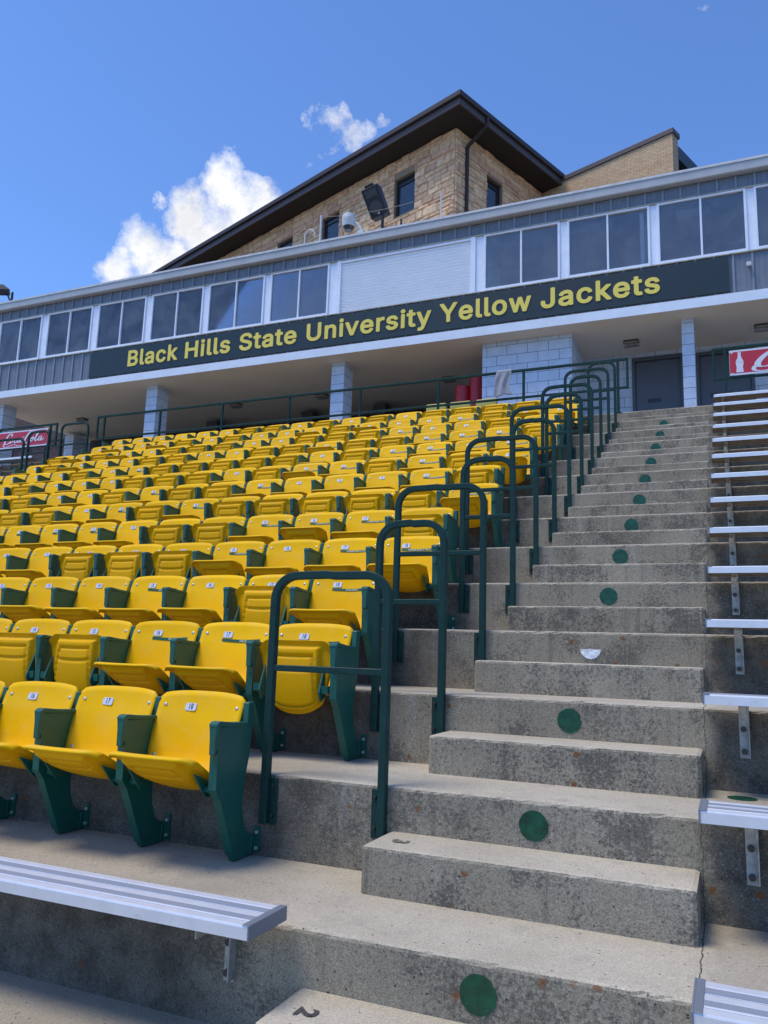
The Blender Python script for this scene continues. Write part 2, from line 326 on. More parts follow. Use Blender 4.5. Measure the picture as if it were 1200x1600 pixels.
def text_mesh(body, size, sx=1.0, off=0.0, shear=0.0, align='CENTER'):
    c = bpy.data.curves.new('t', 'FONT'); c.body = body; c.size = size; c.offset = off; c.shear = shear
    c.align_x = align; c.align_y = 'CENTER'; c.fill_mode = 'FRONT'; c.resolution_u = 3
    o = bpy.data.objects.new('t', c); COL.objects.link(o)
    dg = bpy.context.evaluated_depsgraph_get(); dg.update()
    me = bpy.data.meshes.new_from_object(o.evaluated_get(dg)); bpy.data.objects.remove(o)
    vs = [(v.co.x*sx, v.co.y) for v in me.vertices]; fs = [tuple(p.vertices) for p in me.polygons]
    bpy.data.meshes.remove(me); return vs, fs
GLYPHS = '{"B":[456,[[[45,-15],[59,-21],[248,-21],[304,-17],[339,-7],[367,6],[388,20],[408,41],[425,69],[435,97],[439,132],[437,167],[430,195],[415,223],[395,247],[371,265],[374,272],[389,286],[404,307],[417,342],[419,363],[419,391],[413,419],[406,440],[388,469],[361,496],[325,516],[297,525],[241,530],[66,530],[52,529],[45,524],[39,510],[38,6],[40,-8]],[[150,79],[146,83],[146,202],[149,209],[269,208],[290,202],[311,188],[327,167],[333,139],[332,125],[327,111],[311,93],[290,84],[262,79]],[[150,306],[146,314],[146,426],[150,430],[255,430],[276,426],[297,414],[305,405],[312,391],[314,363],[308,342],[290,322],[269,312],[248,307]]]],"l":[189,[[[94,-17],[136,-23],[178,-20],[192,-15],[198,-10],[202,4],[191,60],[187,67],[178,74],[171,75],[143,74],[137,81],[135,515],[129,524],[115,530],[52,530],[38,524],[32,515],[32,508],[32,67],[38,39],[52,13],[68,-3]]]],"a":[389,[[[112,-24],[148,-30],[183,-29],[218,-21],[253,-3],[264,-17],[274,-21],[337,-22],[350,-17],[356,-10],[359,4],[359,249],[356,284],[347,319],[335,340],[319,361],[302,375],[281,388],[239,401],[211,405],[183,405],[155,402],[127,396],[85,377],[50,348],[34,326],[21,298],[20,291],[22,281],[29,273],[36,270],[92,254],[106,253],[113,257],[132,284],[148,298],[169,306],[197,309],[218,307],[238,298],[249,284],[253,270],[254,256],[246,251],[141,236],[113,230],[85,220],[60,207],[43,194],[29,179],[21,165],[11,137],[9,109],[11,81],[22,46],[36,25],[57,3],[85,-14]],[[162,67],[134,74],[120,84],[114,102],[118,123],[127,131],[148,141],[218,152],[254,158],[254,130],[243,102],[231,88],[211,75],[190,68]]]],"c":[396,[[[155,-23],[187,-29],[222,-29],[257,-24],[285,-15],[313,0],[337,19],[356,40],[373,68],[384,103],[378,117],[369,123],[306,138],[299,138],[288,131],[275,103],[257,82],[243,75],[222,69],[194,68],[166,78],[145,96],[131,117],[124,138],[119,166],[119,215],[131,257],[144,278],[157,292],[173,302],[194,308],[215,308],[236,304],[250,298],[266,285],[276,271],[285,250],[293,243],[306,241],[369,257],[376,261],[383,271],[382,285],[374,306],[363,327],[332,362],[313,376],[292,388],[250,402],[222,405],[187,405],[152,398],[124,388],[103,376],[75,354],[54,329],[36,299],[19,250],[13,208],[15,145],[28,96],[47,58],[79,19],[110,-5],[133,-16]]]],"k":[381,[[[38,-15],[45,-20],[59,-22],[115,-21],[129,-15],[135,-1],[136,132],[150,145],[157,140],[283,-18],[297,-22],[374,-21],[388,-14],[393,-1],[389,13],[231,216],[368,356],[379,370],[381,377],[378,391],[367,399],[276,399],[266,391],[136,260],[134,517],[129,524],[115,530],[52,530],[38,524],[32,510],[32,6],[33,-8]]]],"H":[517,[[[45,-15],[59,-21],[129,-21],[140,-15],[145,-8],[146,202],[150,211],[367,211],[370,202],[372,-8],[377,-15],[388,-21],[458,-21],[472,-15],[478,-1],[478,510],[472,524],[458,530],[388,530],[377,524],[372,517],[370,314],[367,310],[150,310],[146,314],[145,517],[140,524],[129,530],[59,530],[45,524],[39,510],[38,6],[40,-8]]]],"i":[167,[[[38,-15],[47,-21],[54,-22],[117,-21],[129,-15],[135,-1],[136,377],[132,391],[124,398],[110,400],[47,400],[40,396],[32,384],[32,-1]],[[60,426],[82,422],[110,427],[131,442],[143,461],[147,482],[146,496],[141,510],[131,525],[110,540],[89,545],[61,541],[40,528],[26,510],[20,489],[20,475],[24,461],[39,440]]]],"s":[365,[[[125,-23],[154,-28],[196,-29],[231,-25],[266,-15],[294,0],[322,25],[338,47],[349,75],[352,110],[349,138],[337,166],[315,192],[294,207],[266,220],[154,251],[140,258],[131,271],[132,285],[140,296],[161,308],[182,311],[203,310],[224,303],[238,289],[252,263],[266,256],[329,269],[342,278],[345,292],[342,306],[329,333],[313,355],[299,369],[280,383],[252,396],[231,401],[196,405],[161,404],[133,399],[105,389],[77,373],[56,355],[41,334],[30,306],[26,278],[29,243],[40,215],[63,187],[84,172],[112,159],[224,129],[238,121],[245,110],[245,96],[231,79],[210,70],[182,67],[154,70],[133,80],[121,96],[112,119],[105,125],[98,128],[35,116],[21,109],[15,96],[18,75],[26,54],[42,29],[58,12],[77,-3],[105,-17]]]],"t":[227,[[[121,-19],[152,-25],[201,-23],[222,-17],[229,-12],[234,2],[223,58],[215,71],[201,75],[173,72],[159,73],[152,76],[148,86],[148,303],[152,306],[208,306],[217,310],[223,317],[225,324],[226,373],[222,390],[215,397],[208,400],[151,401],[148,408],[148,457],[146,478],[142,485],[131,492],[68,492],[54,489],[47,482],[44,471],[44,408],[41,401],[-2,399],[-9,394],[-15,380],[-15,324],[-9,312],[5,306],[40,306],[43,303],[44,93],[46,65],[52,44],[68,16],[81,2],[103,-12]]]],"e":[404,[[[156,-23],[194,-29],[236,-28],[278,-20],[306,-9],[337,12],[362,38],[379,68],[386,89],[386,96],[383,103],[375,110],[306,126],[292,121],[276,96],[257,78],[229,69],[194,69],[166,77],[145,94],[129,117],[121,145],[124,148],[376,148],[384,152],[390,159],[392,166],[392,215],[389,243],[381,278],[370,306],[358,327],[342,348],[327,363],[306,378],[285,389],[257,399],[229,404],[201,405],[166,402],[138,394],[117,385],[92,369],[75,355],[57,334],[43,313],[23,264],[15,229],[13,201],[13,166],[18,131],[25,103],[37,75],[65,33],[82,16],[105,-2],[131,-15]],[[124,243],[127,257],[140,278],[154,292],[173,303],[194,308],[222,307],[243,301],[257,291],[268,278],[277,264],[282,250],[280,243]]]],"U":[517,[[[198,-23],[241,-29],[283,-28],[325,-22],[367,-7],[402,15],[430,40],[451,68],[467,103],[476,138],[479,173],[477,516],[472,524],[458,530],[388,530],[377,523],[372,509],[370,159],[364,138],[353,116],[334,96],[311,82],[290,76],[269,74],[241,74],[220,78],[199,86],[185,95],[171,108],[160,124],[150,145],[146,173],[144,516],[136,527],[122,530],[59,530],[45,524],[40,516],[38,509],[38,173],[41,138],[46,117],[56,89],[67,68],[87,41],[101,26],[143,-3],[164,-13]]]],"n":[410,[[[38,-15],[52,-21],[115,-21],[129,-15],[134,-8],[137,244],[142,265],[150,280],[164,294],[185,304],[213,307],[241,301],[260,286],[270,265],[274,230],[275,-1],[281,-15],[290,-21],[297,-22],[353,-22],[367,-19],[374,-13],[378,-1],[378,104],[378,244],[375,286],[370,307],[360,331],[346,353],[330,370],[297,392],[269,401],[248,404],[213,405],[185,400],[157,390],[136,377],[129,392],[122,398],[115,400],[45,399],[35,391],[32,377],[32,-1]]]],"v":[389,[[[148,-15],[156,-20],[163,-22],[226,-22],[240,-16],[246,-8],[391,370],[392,384],[389,391],[381,398],[373,400],[303,400],[289,393],[211,181],[198,145],[191,147],[100,393],[86,400],[16,400],[2,394],[-4,384],[-3,370],[142,-5]]]],"r":[259,[[[38,-15],[52,-21],[115,-21],[129,-15],[134,-8],[136,237],[138,258],[149,279],[171,297],[199,304],[248,301],[258,307],[264,321],[264,384],[259,398],[247,405],[213,406],[185,404],[157,394],[136,382],[129,392],[122,398],[115,400],[52,400],[43,398],[35,391],[32,377],[32,-1]]]],"y":[389,[[[43,-160],[72,-166],[100,-166],[128,-162],[149,-155],[170,-142],[190,-125],[205,-104],[216,-83],[392,379],[387,393],[373,400],[303,400],[289,393],[209,176],[198,145],[191,147],[100,393],[86,400],[16,400],[2,394],[-3,386],[-3,372],[139,1],[126,-41],[111,-62],[100,-68],[93,-69],[58,-65],[48,-69],[42,-76],[26,-139],[31,-153]]]],"Y":[472,[[[188,-15],[197,-21],[204,-22],[267,-22],[281,-17],[288,-8],[290,202],[476,503],[475,517],[470,524],[456,530],[379,530],[366,524],[258,349],[239,316],[232,318],[111,517],[99,529],[15,530],[1,524],[-5,510],[-1,496],[181,202],[182,-1]]]],"o":[415,[[[155,-23],[194,-29],[243,-27],[278,-18],[311,-2],[337,19],[361,47],[384,89],[396,124],[402,166],[401,215],[393,264],[379,299],[358,334],[327,366],[292,388],[257,400],[208,405],[173,403],[138,394],[103,376],[75,354],[48,320],[30,285],[19,250],[13,208],[15,152],[23,110],[37,75],[60,40],[89,10],[118,-9]],[[201,68],[180,71],[166,78],[152,89],[135,110],[126,131],[121,152],[118,201],[122,229],[128,250],[138,270],[150,285],[166,298],[180,305],[215,308],[236,304],[250,298],[266,285],[277,271],[287,250],[293,229],[297,201],[297,173],[293,145],[287,124],[270,96],[257,83],[243,74],[222,69]]]],"w":[567,[[[123,-15],[134,-21],[197,-22],[211,-18],[218,-10],[281,209],[288,204],[351,-13],[358,-19],[365,-21],[428,-22],[442,-17],[451,-1],[565,370],[566,384],[561,393],[547,400],[477,400],[470,398],[463,392],[408,202],[400,172],[393,180],[337,384],[330,395],[323,399],[253,400],[242,398],[234,391],[169,165],[105,391],[97,398],[85,400],[22,400],[8,394],[2,384],[3,370],[116,-1]]]],"J":[396,[[[133,-22],[165,-28],[207,-27],[235,-23],[270,-10],[295,6],[324,34],[337,55],[351,90],[356,118],[358,146],[356,517],[351,524],[340,530],[270,530],[256,523],[251,510],[250,398],[250,132],[243,104],[228,85],[207,74],[186,72],[165,74],[144,83],[131,97],[125,111],[120,132],[119,174],[116,184],[109,191],[95,194],[32,194],[18,188],[13,181],[13,118],[22,76],[32,54],[46,33],[74,6],[96,-8]]]],"S":[447,[[[161,-24],[205,-30],[261,-28],[303,-20],[338,-5],[373,17],[395,39],[416,74],[427,109],[429,151],[423,186],[408,217],[380,248],[352,268],[317,285],[212,316],[170,331],[149,347],[139,361],[137,375],[138,389],[145,403],[156,416],[170,426],[184,431],[219,437],[240,437],[261,433],[289,420],[306,403],[313,389],[318,368],[324,361],[331,357],[401,356],[414,361],[420,368],[422,375],[422,389],[414,424],[401,451],[385,473],[363,494],[338,511],[310,524],[268,534],[226,537],[191,535],[149,525],[114,510],[86,491],[58,461],[42,431],[33,403],[31,368],[36,333],[51,298],[72,273],[100,252],[135,234],[289,184],[310,170],[317,163],[323,151],[324,137],[322,123],[315,109],[303,95],[289,86],[268,77],[226,71],[184,76],[163,84],[149,93],[134,109],[128,123],[124,144],[114,156],[107,158],[37,158],[30,157],[22,151],[16,137],[22,102],[32,74],[53,39],[73,18],[100,-1],[135,-17]]]]}'
# ------------------------------------------------------------------ ground and concrete
g = MB()
ys = [(-1500, -1.25), (9, -1.25), (16.7, 5.08), (1500, 5.08)]
for i in range(3):
    (y0, z0), (y1, z1) = ys[i], ys[i+1]
    g.add([(-1500, y0, z0), (1500, y0, z0), (1500, y1, z1), (-1500, y1, z1)], [(0, 1, 2, 3)])
struct(g.build('ground', M_grass))

def ribbon(mb, prof, xs, jit, caps=True, close=False):
    """profile in (y,z) swept along x with small chips on the points named in jit"""
    n = len(prof); o = len(mb.v); vs = []
    for i, x in enumerate(xs):
        for j, (y, z) in enumerate(prof):
            a = 0
            if j in jit:
                a = random.gauss(0, .0010)
                if random.random() < .02: a += random.uniform(.001, .0035)
            vs.append((x, y+abs(a)*(1 if jit.get(j, 1) else 0), z-abs(a)))
    fs = []; m = n if close else n-1
    for i in range(len(xs)-1):
        for j in range(m):
            fs.append((i*n+j, (i+1)*n+j, (i+1)*n+(j+1) % n, i*n+(j+1) % n))
    if caps: fs += [tuple(range(n)), tuple(range(len(vs)-n, len(vs)))]
    mb.add(vs, fs)
def spans(segs):
    xs = []
    for a, b, st in segs:
        k = max(1, int(round((b-a)/st))); xs += [a+(b-a)*i/k for i in range(k)]
    return xs+[segs[-1][1]]
XS = spans([(-27, -12, 1.5), (-12, -5, .16), (-5, 1.2, .03), (1.2, 9, .8)])
prof = [(-1.9, -1.3), (-1.9, -H-.012), (-1.888, -H)]; jit = {}
prof += [(0.0, -H)]
for k in range(0, 15):
    y = k*D; jit[len(prof)+1] = 1; jit[len(prof)+2] = 1
    prof += [(y, k*H-.016), (y+.003, k*H-.006), (y+.009, k*H-.001), (y+.016, k*H)]
    if k < 14: prof += [((k+1)*D, k*H)]
prof += [(16.65, 14*H), (16.65, 3.0), (16.65, -1.3)]
mb = MB(); ribbon(mb, prof, XS, jit)
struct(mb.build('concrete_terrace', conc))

XL = -1.2601
def step_mb(k, x0, x1, st=.03):
    mb = MB(); y0 = (k+1)*D-.301; z0 = k*H; zt = k*H+.1819; c = .014
    xs = spans([(x0+c, x1-c, st)])
    pr = [(y0, z0-.01), (y0, zt-.014), (y0+.004, zt-.004), (y0+.014, zt), ((k+1)*D-.002, zt), ((k+1)*D-.002, z0-.01)]
    ribbon(mb, pr, xs, {1: 1, 2: 1, 3: 1}, caps=False, close=True)
    n = len(pr)
    for x, xi in ((x0, 0), (x1, len(xs)-1)):      # rounded ends
        o = xi*n; base = [mb.v[o+j] for j in range(n)]
        inset = [(0, c), (0, c), (0, c), (0, c), (0, 0), (0, 0)]
        end = [(x, y0+c*.9, z0-.01), (x, y0+c*.9, zt-.014), (x, y0+c, zt-.010), (x, y0+c*1.4, zt-.006), (x, (k+1)*D-.002, zt-.006), (x, (k+1)*D-.002, z0-.01)]
        mb.add(base+end, [(j, (j+1) % n, n+(j+1) % n, n+j) for j in range(n)]+[tuple(range(n, 2*n))])
    return mb
st = thing('aisle_stairs', (-.6, .4, 0), 'flight of weathered concrete aisle steps between the yellow seats and the aluminium benches', 'stairs')
st.location = (0, 0, 0)
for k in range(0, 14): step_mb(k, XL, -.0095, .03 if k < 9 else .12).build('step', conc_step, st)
st2 = thing('aisle_stairs', (0, 0, 0), 'far concrete stair flight beyond the left end of the yellow seat rows', 'stairs')
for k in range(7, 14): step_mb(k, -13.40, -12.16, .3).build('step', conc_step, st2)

# painted row numerals on the steps (worn black stencils)
def plate_text(body, size, sx, x, y, z, rot, M, name, parent=None, off=0.0, shear=0.0, wob=0.0):
    vs, fs = text_mesh(body, size, sx, off, shear); mb = MB()
    mb.x = Matrix.Translation((x, y, z)) @ rot.to_4x4(); mb.add([(a, b, 0) for a, b in vs], fs)
    return mb.build(name, M, parent)
M_sten = mat('worn_stencil_paint', (.075, .07, .065), .9, vary=.8, vs=70)
M_sten2 = mat('faded_stencil_paint', (.20, .175, .14), .9, vary=.6, vs=80)
for k, ch in ((0, '2'), (1, '3')):
    o = plate_text(ch, .095, 1.25, XL+.11, (k+1)*D-.165, k*H+.1819+.0025, Matrix.Rotation(R(-90), 3, 'Z'), M_sten if k == 0 else M_sten2, 'painted_numeral', off=.0035)
    tag(o, {0: 'worn black painted numeral 2 on the lowest concrete step', 1: 'faint black painted numeral on the step below the first hoop rail', 2: 'faint painted numeral on the step beside the second hoop rail'}[k], 'numeral', 'painted row numerals')

# round green stickers on the aisle risers (the printed mascot is left out)
for k in range(1, 14):
    mb = MB(); X = -.632+random.uniform(-.008, .008); Z = (k-1)*H+.1819+.088; rr = .0605; n = 40
    y = k*D
    if k == 4:
        pts = [(rr*math.cos(R(a)), rr*math.sin(R(a))) for a in range(184, 357, 6)]
        pts = [(-.058, -.003), (-.03, -.005), (.0, -.001), (.03, -.006), (.057, -.003)][::-1]+pts
        mb.prism([(X+a, Z+b) for a, b in pts], y-.0028, y+.001, 'Y')
        o = mb.build('round_sticker', M_tear); tag(o, 'torn white remains of a round sticker on the fourth aisle riser', 'sticker', 'round stickers on the aisle risers')
    else:
        rj = [rr-abs(random.gauss(0, .0007))-(random.uniform(.002, .005) if random.random() < .06 else 0) for _ in range(n)]
        mb.prism([(X+rj[i]*math.cos(2*math.pi*i/n), Z+rj[i]*math.sin(2*math.pi*i/n)) for i in range(n)], y-.0028, y+.001, 'Y')
        o = mb.build('round_sticker', M_stick); tag(o, 'round dark green sticker on the %s riser up the aisle stairs' % ORD[k], 'sticker', 'round stickers on the aisle risers')
mb = MB(); mb.prism([(.150+.061*math.cos(2*math.pi*i/40), 2.10+.061*math.sin(2*math.pi*i/40)) for i in range(40)], .7352, .7375, 'Z')
tag(mb.build('round_sticker', M_stick), 'loose round green sticker lying flat on the tread behind the second right bench', 'sticker', 'round stickers on the aisle risers')

# ------------------------------------------------------------------ hoop handrails
def hoop(k, x0, x1, zt, y, z0, name, label, group, zbar, s=.038):
    ob = thing(name, (0, y, 0), label, 'handrail', group)
    rr = .115; p = [(x0, 0, z0), (x0, 0, zt-rr)]
    p += [(a, 0, b) for a, b in arc(x0+rr, zt-rr, rr, 180, 90)[1:]]+[(x0+rr+(x1-x0-2*rr)*.45, 0, zt+.004), (x0+rr+(x1-x0-2*rr)*.55, 0, zt-.001)]+[(a, 0, b) for a, b in arc(x1-rr, zt-rr, rr, 90, 0)]
    p += [(x1, 0, z0)]
    m1 = MB(); m1.sweep(p, s, (0, 1, 0)); m1.build('hoop', M_rail, ob)
    m2 = MB(); m2.sweep([(x0+s/2-.001, 0, zbar), (x1-s/2+.001, 0, zbar)], s*.78, (0, 1, 0)); m2.build('crossbar', M_rail, ob)
    for x, sg in ((x0, 1), (x1, -1)):
        m3 = MB(); xa = x+sg*(s/2); xb = x+sg*(s/2+.038)
        m3.box(min(xa, xb), max(xa, xb), .012, .020, z0-.005, z0+.20)
        m3.box(min(x-s/2*.6, x+s/2*.6), max(x-s/2*.6, x+s/2*.6), s/2-.002, .020, z0+.02, z0+.18)
        for zz in (z0+.035, z0+.165):
            m3.cyl((x+sg*(s/2+.019), .013, zz), (x+sg*(s/2+.019), -.004, zz), .0085, 8, 1)
        m3.build('mounting_plate', [M_rail, M_black], ob, bevel=.0015, seg=1)
    return ob
for k in range(2, 14):
    wide = k % 2 == 0
    hoop(k, -1.886 if wide else -1.678, -1.294, k*H+.925, k*D-.020-.0, (k-1)*H+.150, 'hoop_handrail',
         'green square-tube hoop handrail, %s up from the bottom, %s, beside the yellow seats' % (ORD[k-1], 'wide one' if wide else 'narrow one'), 'hoop handrails up the aisle', k*H+.487)
for k, x0, x1, lab in ((11, -12.15, -11.40, 'lowest of the three green hoop rails at the far left aisle'), (12, -12.14, -11.63, 'narrow middle green hoop rail in front of the left soft drink banner'), (13, -12.11, -11.42, 'topmost green hoop rail at the far left, between banner and long walkway railing')):
    hoop(k, x0, x1, k*H+.86, k*D-.020, (k-1)*H+.12, 'hoop_handrail', lab, 'hoop handrails at the far left', k*H+.44)

# ------------------------------------------------------------------ walkway railings
def railing(name, xa, xb, posts, label, ends=(1, 1), zt=6.03, zl=5.56, y=10.71):
    ob = thing(name, (0, y, 0), label, 'railing', 'walkway railings')
    m1 = MB(); m1.sweep([(xa, 0, zt), (xb, 0, zt)], .042, (0, 1, 0)); m1.build('top_rail', M_rail, ob)
    m1 = MB(); m1.sweep([(xa, 0, zl), (xb, 0, zl)], .036, (0, 1, 0)); m1.build('lower_rail', M_rail, ob)
    for x, on in ((xa, ends[0]), (xb, ends[1])):
        if on:
            m1 = MB(); m1.sweep([(x, 0, zl-.018), (x, 0, zt+.021)], .038, (0, 1, 0)); m1.build('end_bar', M_rail, ob)
    for x in posts:
        m1 = MB(); m1.sweep([(x, 0, 14*H), (x, 0, zt-.019)], .040, (0, 1, 0)); m1.box(x-.05, x+.05, -.05, .05, 14*H, 14*H+.008); m1.build('post', M_rail, ob)
railing('walkway_railing', -11.98, -1.20, [-1.345, -2.863, -4.365, -5.863, -7.34, -8.84, -10.35, -11.80], 'long green two-rail railing along the walkway above the yellow seats')
railing('walkway_railing', -18.5, -13.12, [-13.30, -14.8, -16.3, -17.8], 'green railing at the far left carrying a red soft drink banner', (1, 1), 5.98, 5.50)
railing('walkway_railing', .065, 4.2, [.225, 1.75, 3.2], 'green railing at the right carrying a red soft drink banner above the benches', (1, 1), 6.02, 5.545)

# ------------------------------------------------------------------ aluminium benches
def bench(k, x0, x1, label, group, brk, flip=False):
    y1 = k*D-.035; y0 = k*D-.272; zt = k*H+.072; th = .043
    ob = thing('bleacher_bench', (0, 0, 0), label, 'bench', group)
    m1 = MB()
    # ribbed plank: five raised flats with shallow grooves, hollow below with two channels
    L = y1-y0; q = []; nb = 5
    q.append((y0, zt-th)); q.append((y0, zt-.006)); q.append((y0+.002, zt-.001)); q.append((y0+.006, zt))
    for i in range(1, nb):
        c = y0+L*i/nb; q += [(c-.006, zt), (c-.004, zt-.0035), (c+.004, zt-.0035), (c+.006, zt)]
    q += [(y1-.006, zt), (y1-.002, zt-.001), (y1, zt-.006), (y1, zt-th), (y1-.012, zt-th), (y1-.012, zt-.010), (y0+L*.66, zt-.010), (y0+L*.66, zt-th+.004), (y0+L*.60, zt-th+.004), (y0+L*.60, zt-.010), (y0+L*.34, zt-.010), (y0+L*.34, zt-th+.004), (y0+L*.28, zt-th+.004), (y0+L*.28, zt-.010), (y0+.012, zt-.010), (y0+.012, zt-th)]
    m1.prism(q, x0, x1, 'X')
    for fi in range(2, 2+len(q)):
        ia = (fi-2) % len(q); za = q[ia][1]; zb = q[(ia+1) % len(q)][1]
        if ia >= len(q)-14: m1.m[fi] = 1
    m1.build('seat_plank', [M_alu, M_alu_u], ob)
    m4 = MB()
    for i in range(1, nb):
        c = y0+L*i/nb; m4.box(x0+.004, x1-.004, c-.0038, c+.0038, zt-.0030, zt-.0022)
    for a, b in ((.25, .40), (.62, .77)):
        m4.box(x0+.004, x1-.004, y0+L*a, y0+L*b, zt+.0004, zt+.0009)
    m4.build('tread_stripe', M_alu_d, ob)
    for x, s in ((x0, -1), (x1, 1)):
        m2 = MB(); m2.box(min(x, x+s*.006), max(x, x+s*.006), y0-.003, y1+.003, zt-th-.002, zt+.0025)
        xa, xb = sorted((x, x-s*.022)); m2.box(xa, xb, y0-.0024, y1+.0024, zt+.0009, zt+.0024)
        m2.build('end_cap', M_alu_c, ob, bevel=.0012, seg=1)
    for x in brk:
        m3 = MB(); z1 = zt-th
        m3.box(x-.022, x+.022, k*D-.006, k*D-.001, z1-.245, z1)          # leg on the riser
        m3.box(x+.017, x+.022, k*D-.045, k*D-.006, z1-.235, z1-.001)      # its flange
        m3.box(x+.010, x+.0162, y0+.03, k*D-.046, z1-.038, z1-.0005)       # cantilever under the plank
        m3.box(x-.020, x+.0095, y0+.03, k*D-.048, z1-.006, z1-.0005)
        for zz in (z1-.115, z1-.215): m3.cyl((x-.004, k*D-.005, zz), (x-.004, k*D-.022, zz), .0125, 8, 1)
        m3.build('bracket', [M_galv, M_bolt], ob, bevel=.001, seg=1)
    return ob
ORDB = ['', 'lowest', 'second lowest']+['%s from the bottom' % ORD[i] for i in range(3, 14)]+['topmost']
for k in range(1, 15):
    bench(k, .002+.0035*k, 3.9, 'silver aluminium bench right of the stairs, %s of the column' % ORDB[k], 'aluminium benches right of the stairs', [.172, 2.0, 3.6])
bench(1, -5.6, -1.315, 'long ribbed aluminium bench in the left foreground, in front of the yellow seats', 'aluminium benches left of the stairs', [-1.545, -3.4, -5.2])
for k in range(10, 15):
    bench(k, -19.5, -13.42, 'aluminium bench beyond the far left stairs, %s row up' % ORD[k], 'aluminium benches at the far left', [-13.7, -15.5, -17.5])
# ------------------------------------------------------------------ stadium seats
ARMX = .257
def frame_mesh():
    mb = MB()
    p = [(-.118, .598), (-.112, .692), (-.068, .696), (-.072, .56), (-.083, .45), (-.108, .35), (-.120, .28), (-.112, .20), (-.082, .13), (-.040, .100), (-.010, .095), (-.004, .085), (-.004, .004), (-.158, .004), (-.172, .030), (-.300, .285), (-.338, .330), (-.342, .50), (-.352, .560), (-.352, .598)]
    mb.prism(p, -.0155, .0155, 'X')
    # moulded ribs on the foot
    for zz in (.035, .062): mb.box(-.018, .018, -.052, -.006, zz, zz+.006)
    mb.box(-.018, .018, -.030, -.024, .012, .090)
    return mb.mesh('side_frame', M_grn)
def flange_mesh():
    mb = MB()
    # thin flange along the front edge of the leg, and wall plate at the riser
    mb.x = Matrix.Identity(4)
    a = [(-.172, .030), (-.300, .285), (-.338, .330), (-.342, .50)]
    w = .020
    for i in range(3):
        (y0, z0), (y1, z1) = a[i], a[i+1]; d = Vector((y1-y0, z1-z0)).normalized(); nx = (-d.y*.006, d.x*.006)
        q = [(y0, z0), (y1, z1), (y1-abs(nx[0]), z1+nx[1]*.2), (y0-abs(nx[0]), z0+nx[1]*.2)]
        mb.prism(q, -w, w, 'X')
    return mb.mesh('leg_flange', M_grn)
def wplate_mesh():
    mb = MB(); mb.box(.013, .050, -.009, -.003, .015, .13)
    mb.cyl((.034, -.008, .035), (.034, -.018, .035), .008, 8, 1); mb.cyl((.034, -.008, .105), (.034, -.018, .105), .008, 8, 1)
    return mb.mesh('mounting_flange', [M_grn, M_riv])
def arm_mesh():
    # armrest: flat cap, wide rounded nose tapering down into the frame
    mb = MB()
    mb.prism([(-.0145, .480), (.0145, .480), (.0165, .555), (.0215, .600), (.0215, .606), (-.0215, .606), (-.0215, .600), (-.0165, .555)], -.366, -.338, 'Y')
    cap = [(-.370, .600), (-.366, .612), (-.352, .621), (-.330, .622), (-.24, .612), (-.119, .606), (-.119, .590), (-.24, .594), (-.335, .600)]
    mb.prism(cap, -.0225, .0225, 'X')
    return mb.mesh('armrest', M_grn)
def back_pt(x, s):
    """x -1..1, s 0 bottom .. 1 top; front surface"""
    hw = .2415 - .008*(1-s)
    z = .34 + .372*s
    if s > .8: z += .020*(s-.8)/.2*(1-abs(x)**3)
    y = -.195 + .100*s - .012*math.sin(math.pi*s)
    y += .020*(1-x*x)                               # hollow for the sitter
    y += -.030*max(0, .25-s)/.25                     # lower lip kicks forward
    return hw, y, z
def back_mesh():
    mb = MB(); nx, ns = 20, 16; vs = []
    th = .013
    for side in (0, 1):
        for j in range(ns+1):
            s = j/ns
            for i in range(nx+1):
                x = -1+2*i/nx; hw, y, z = back_pt(x, s)
                X = x*hw
                # round the top corners
                rc = .032; dx = abs(X)-(hw-rc); 
                if dx > 0:
                    zc = .712+.0-rc; dz = z-zc
                    if dz > 0: z = zc+dz*math.sqrt(max(0, 1-(dx/rc)**2*.70))
                edge = min(1-abs(x), (1-s)*1.2, .15)/.15
                if side == 0: y2 = y-.004*(edge-1)*-1 if False else y-(.0035*(1-edge))
                else: y2 = y+th*(.45+.55*edge)
                vs.append((X, y2, z))
    n1 = (nx+1)*(ns+1); fs = []
    for j in range(ns):
        for i in range(nx):
            a = j*(nx+1)+i; fs.append((a, a+1, a+nx+2, a+nx+1)); fs.append((n1+a, n1+a+nx+1, n1+a+nx+2, n1+a+1))
    for i in range(nx):
        fs.append((i, n1+i, n1+i+1, i+1)); a = ns*(nx+1)+i; fs.append((a, a+1, n1+a+1, n1+a))
    for j in range(ns):
        a = j*(nx+1); fs.append((a, a+nx+1, n1+a+nx+1, n1+a)); a = a+nx; fs.append((a, n1+a, n1+a+nx+1, a+nx+1))
    mb.add(vs, fs)
    for (x, z) in ((-.205, .660), (.205, .660), (-.200, .43), (.200, .43)):
        s = (z-.34)/.372; hw, y, _ = back_pt(x/.236, s)
        mb.cyl((x, y+.002, z), (x, y-.0045, z), .0105, 12, 1, .0085)
    return mb.mesh('backrest', [M_yel, M_riv], True)
SL = .395; SPIV = .150
def seat_hw(s): return (.158+.066*min(1, (s/.36))**.8)
